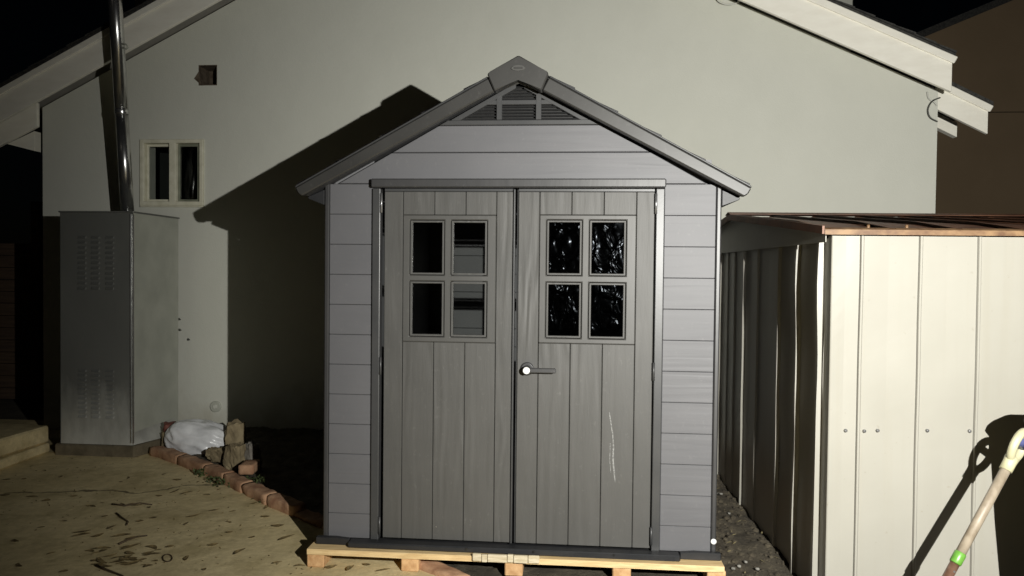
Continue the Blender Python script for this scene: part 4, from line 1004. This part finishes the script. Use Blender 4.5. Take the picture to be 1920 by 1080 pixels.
def weed(px, n, r, h, label):
    c = gnd(*px); bm = bmesh.new()
    for _ in range(n):
        a, d = random.uniform(0, 6.28), r * math.sqrt(random.random()); p = Vector((d * math.cos(a) * 1.5, d * math.sin(a) * 0.7, random.uniform(0.0, h)))
        t = Vector((random.gauss(0, 1), random.gauss(0, 1), random.uniform(0, 1))).normalized(); s = t.orthogonal().normalized(); L, w = random.uniform(0.015, 0.04), random.uniform(0.004, 0.009)
        bm.faces.new([bm.verts.new(p - t * L * 0.5), bm.verts.new(p + s * w), bm.verts.new(p + t * L * 0.5), bm.verts.new(p - s * w)])
    tag(put('weed', bm_mesh(bm, 'weed'), M['weed'], None, (c.x, c.y, 0.004)), label, 'weed', 'weeds along the brick edging')
weed((388, 892), 90, 0.07, 0.05, 'dark green weed tuft against the brick edging below the white sack')
weed((432, 911), 90, 0.08, 0.05, 'dark green weed tuft at the edging below the loose brick')
weed((408, 905), 50, 0.05, 0.04, 'small sparse weed between two larger tufts at the edging')
weed((512, 944), 60, 0.06, 0.03, 'flat weed at the end of the lit brick edging')
weed((480, 906), 50, 0.05, 0.05, 'weed growing behind the brick edging beside the loose brick')
def clods():
    bm = bmesh.new()
    def bit(p, s, n):
        d = bmesh.ops.create_icosphere(bm, subdivisions=1, radius=s)
        for v in d['verts']: v.co = Vector((v.co.x * n[0], v.co.y * n[1], v.co.z * n[2])) * (1 + 0.35 * noise.noise(v.co * 60 + p * 9)) + p
    for _ in range(4200):
        x, y = random.uniform(-0.5, 1.75), random.uniform(2.9, 6.3)
        u, v = SH.uv((x, y, 0))
        if abs(u) < 1.09 and v > -0.13: continue
        if right_of_edging(x, y) < 0.08 or MS.uv((x, y, 0))[0] > -0.01: continue
        bit(Vector((x, y, soil_h(x, y))), random.choice((0.006, 0.008, 0.01, 0.012, 0.016, 0.024)), (1, 1, 0.7))
    o = put('soil_clods', bm_mesh(bm, 'soil_clods'), M['soil']); o['kind'] = 'stuff'; o['label'] = 'loose dark clods of soil between the two sheds'
    bm2 = bmesh.new()
    for _ in range(260):
        x, y = random.uniform(0.2, 1.6), random.uniform(3.0, 5.8); u, v = SH.uv((x, y, 0))
        if (abs(u) < 1.09 and v > -0.13) or MS.uv((x, y, 0))[0] > -0.02: continue
        p = Vector((x, y, soil_h(x, y) + 0.012)); t = Vector((random.gauss(0, 1), random.gauss(0, 1), 0.15)).normalized(); s = Vector((-t.y, t.x, 0.1)); L, w = random.uniform(0.008, 0.03), random.uniform(0.002, 0.005)
        bm2.faces.new([bm2.verts.new(p - t * L), bm2.verts.new(p + s * w), bm2.verts.new(p + t * L), bm2.verts.new(p - s * w)])
    o = put('straw_litter', bm_mesh(bm2, 'straw_litter'), M['straw']); o['kind'] = 'stuff'; o['label'] = 'pale straw and chips scattered on the soil'
clods()
for i, (x, y) in enumerate(((1347, 930), (1367, 969), (1375, 1070), (1386, 1066), (1420, 1068), (1398, 1056), (1352, 936))):
    p = gnd(x, y); o = lump('pebble', (0.010, 0.008, 0.006), M['pebble'], None, (p.x, p.y, soil_h(p.x, p.y) + 0.012), random.uniform(0, 3), i, 1, 0.3, 0.3)
    tag(o, 'tiny pale pebble on the dark soil between the two sheds', 'pebble', 'pale pebbles on the soil')

# crumbs of leaf and dirt on the slab
bm = bmesh.new()
for _ in range(900):
    x, y = random.uniform(-4.2, -0.3), random.uniform(3.3, 6.0)
    if right_of_edging(x, y) > -0.08 or (x < -3.7 and y > 4.2): continue
    if noise.noise(Vector((x * 1.3, y * 1.3, 3))) < random.uniform(-0.5, 0.4): continue
    p = Vector((x, y, 0.003)); a = random.uniform(0, 6.28); t = Vector((math.cos(a), math.sin(a), 0.25)); q = Vector((-math.sin(a), math.cos(a), 0)); L_, w = random.uniform(0.003, 0.014), random.uniform(0.002, 0.005)
    bm.faces.new([bm.verts.new(p - t * L_ + Vector((0, 0, 0.004))), bm.verts.new(p + q * w), bm.verts.new(p + t * L_ + Vector((0, 0, 0.004))), bm.verts.new(p - q * w)])
o = put('leaf_crumbs', bm_mesh(bm, 'leaf_crumbs'), M['leaf']); o['kind'] = 'stuff'; o['label'] = 'fine crumbs of dead leaf strewn over the concrete slab'
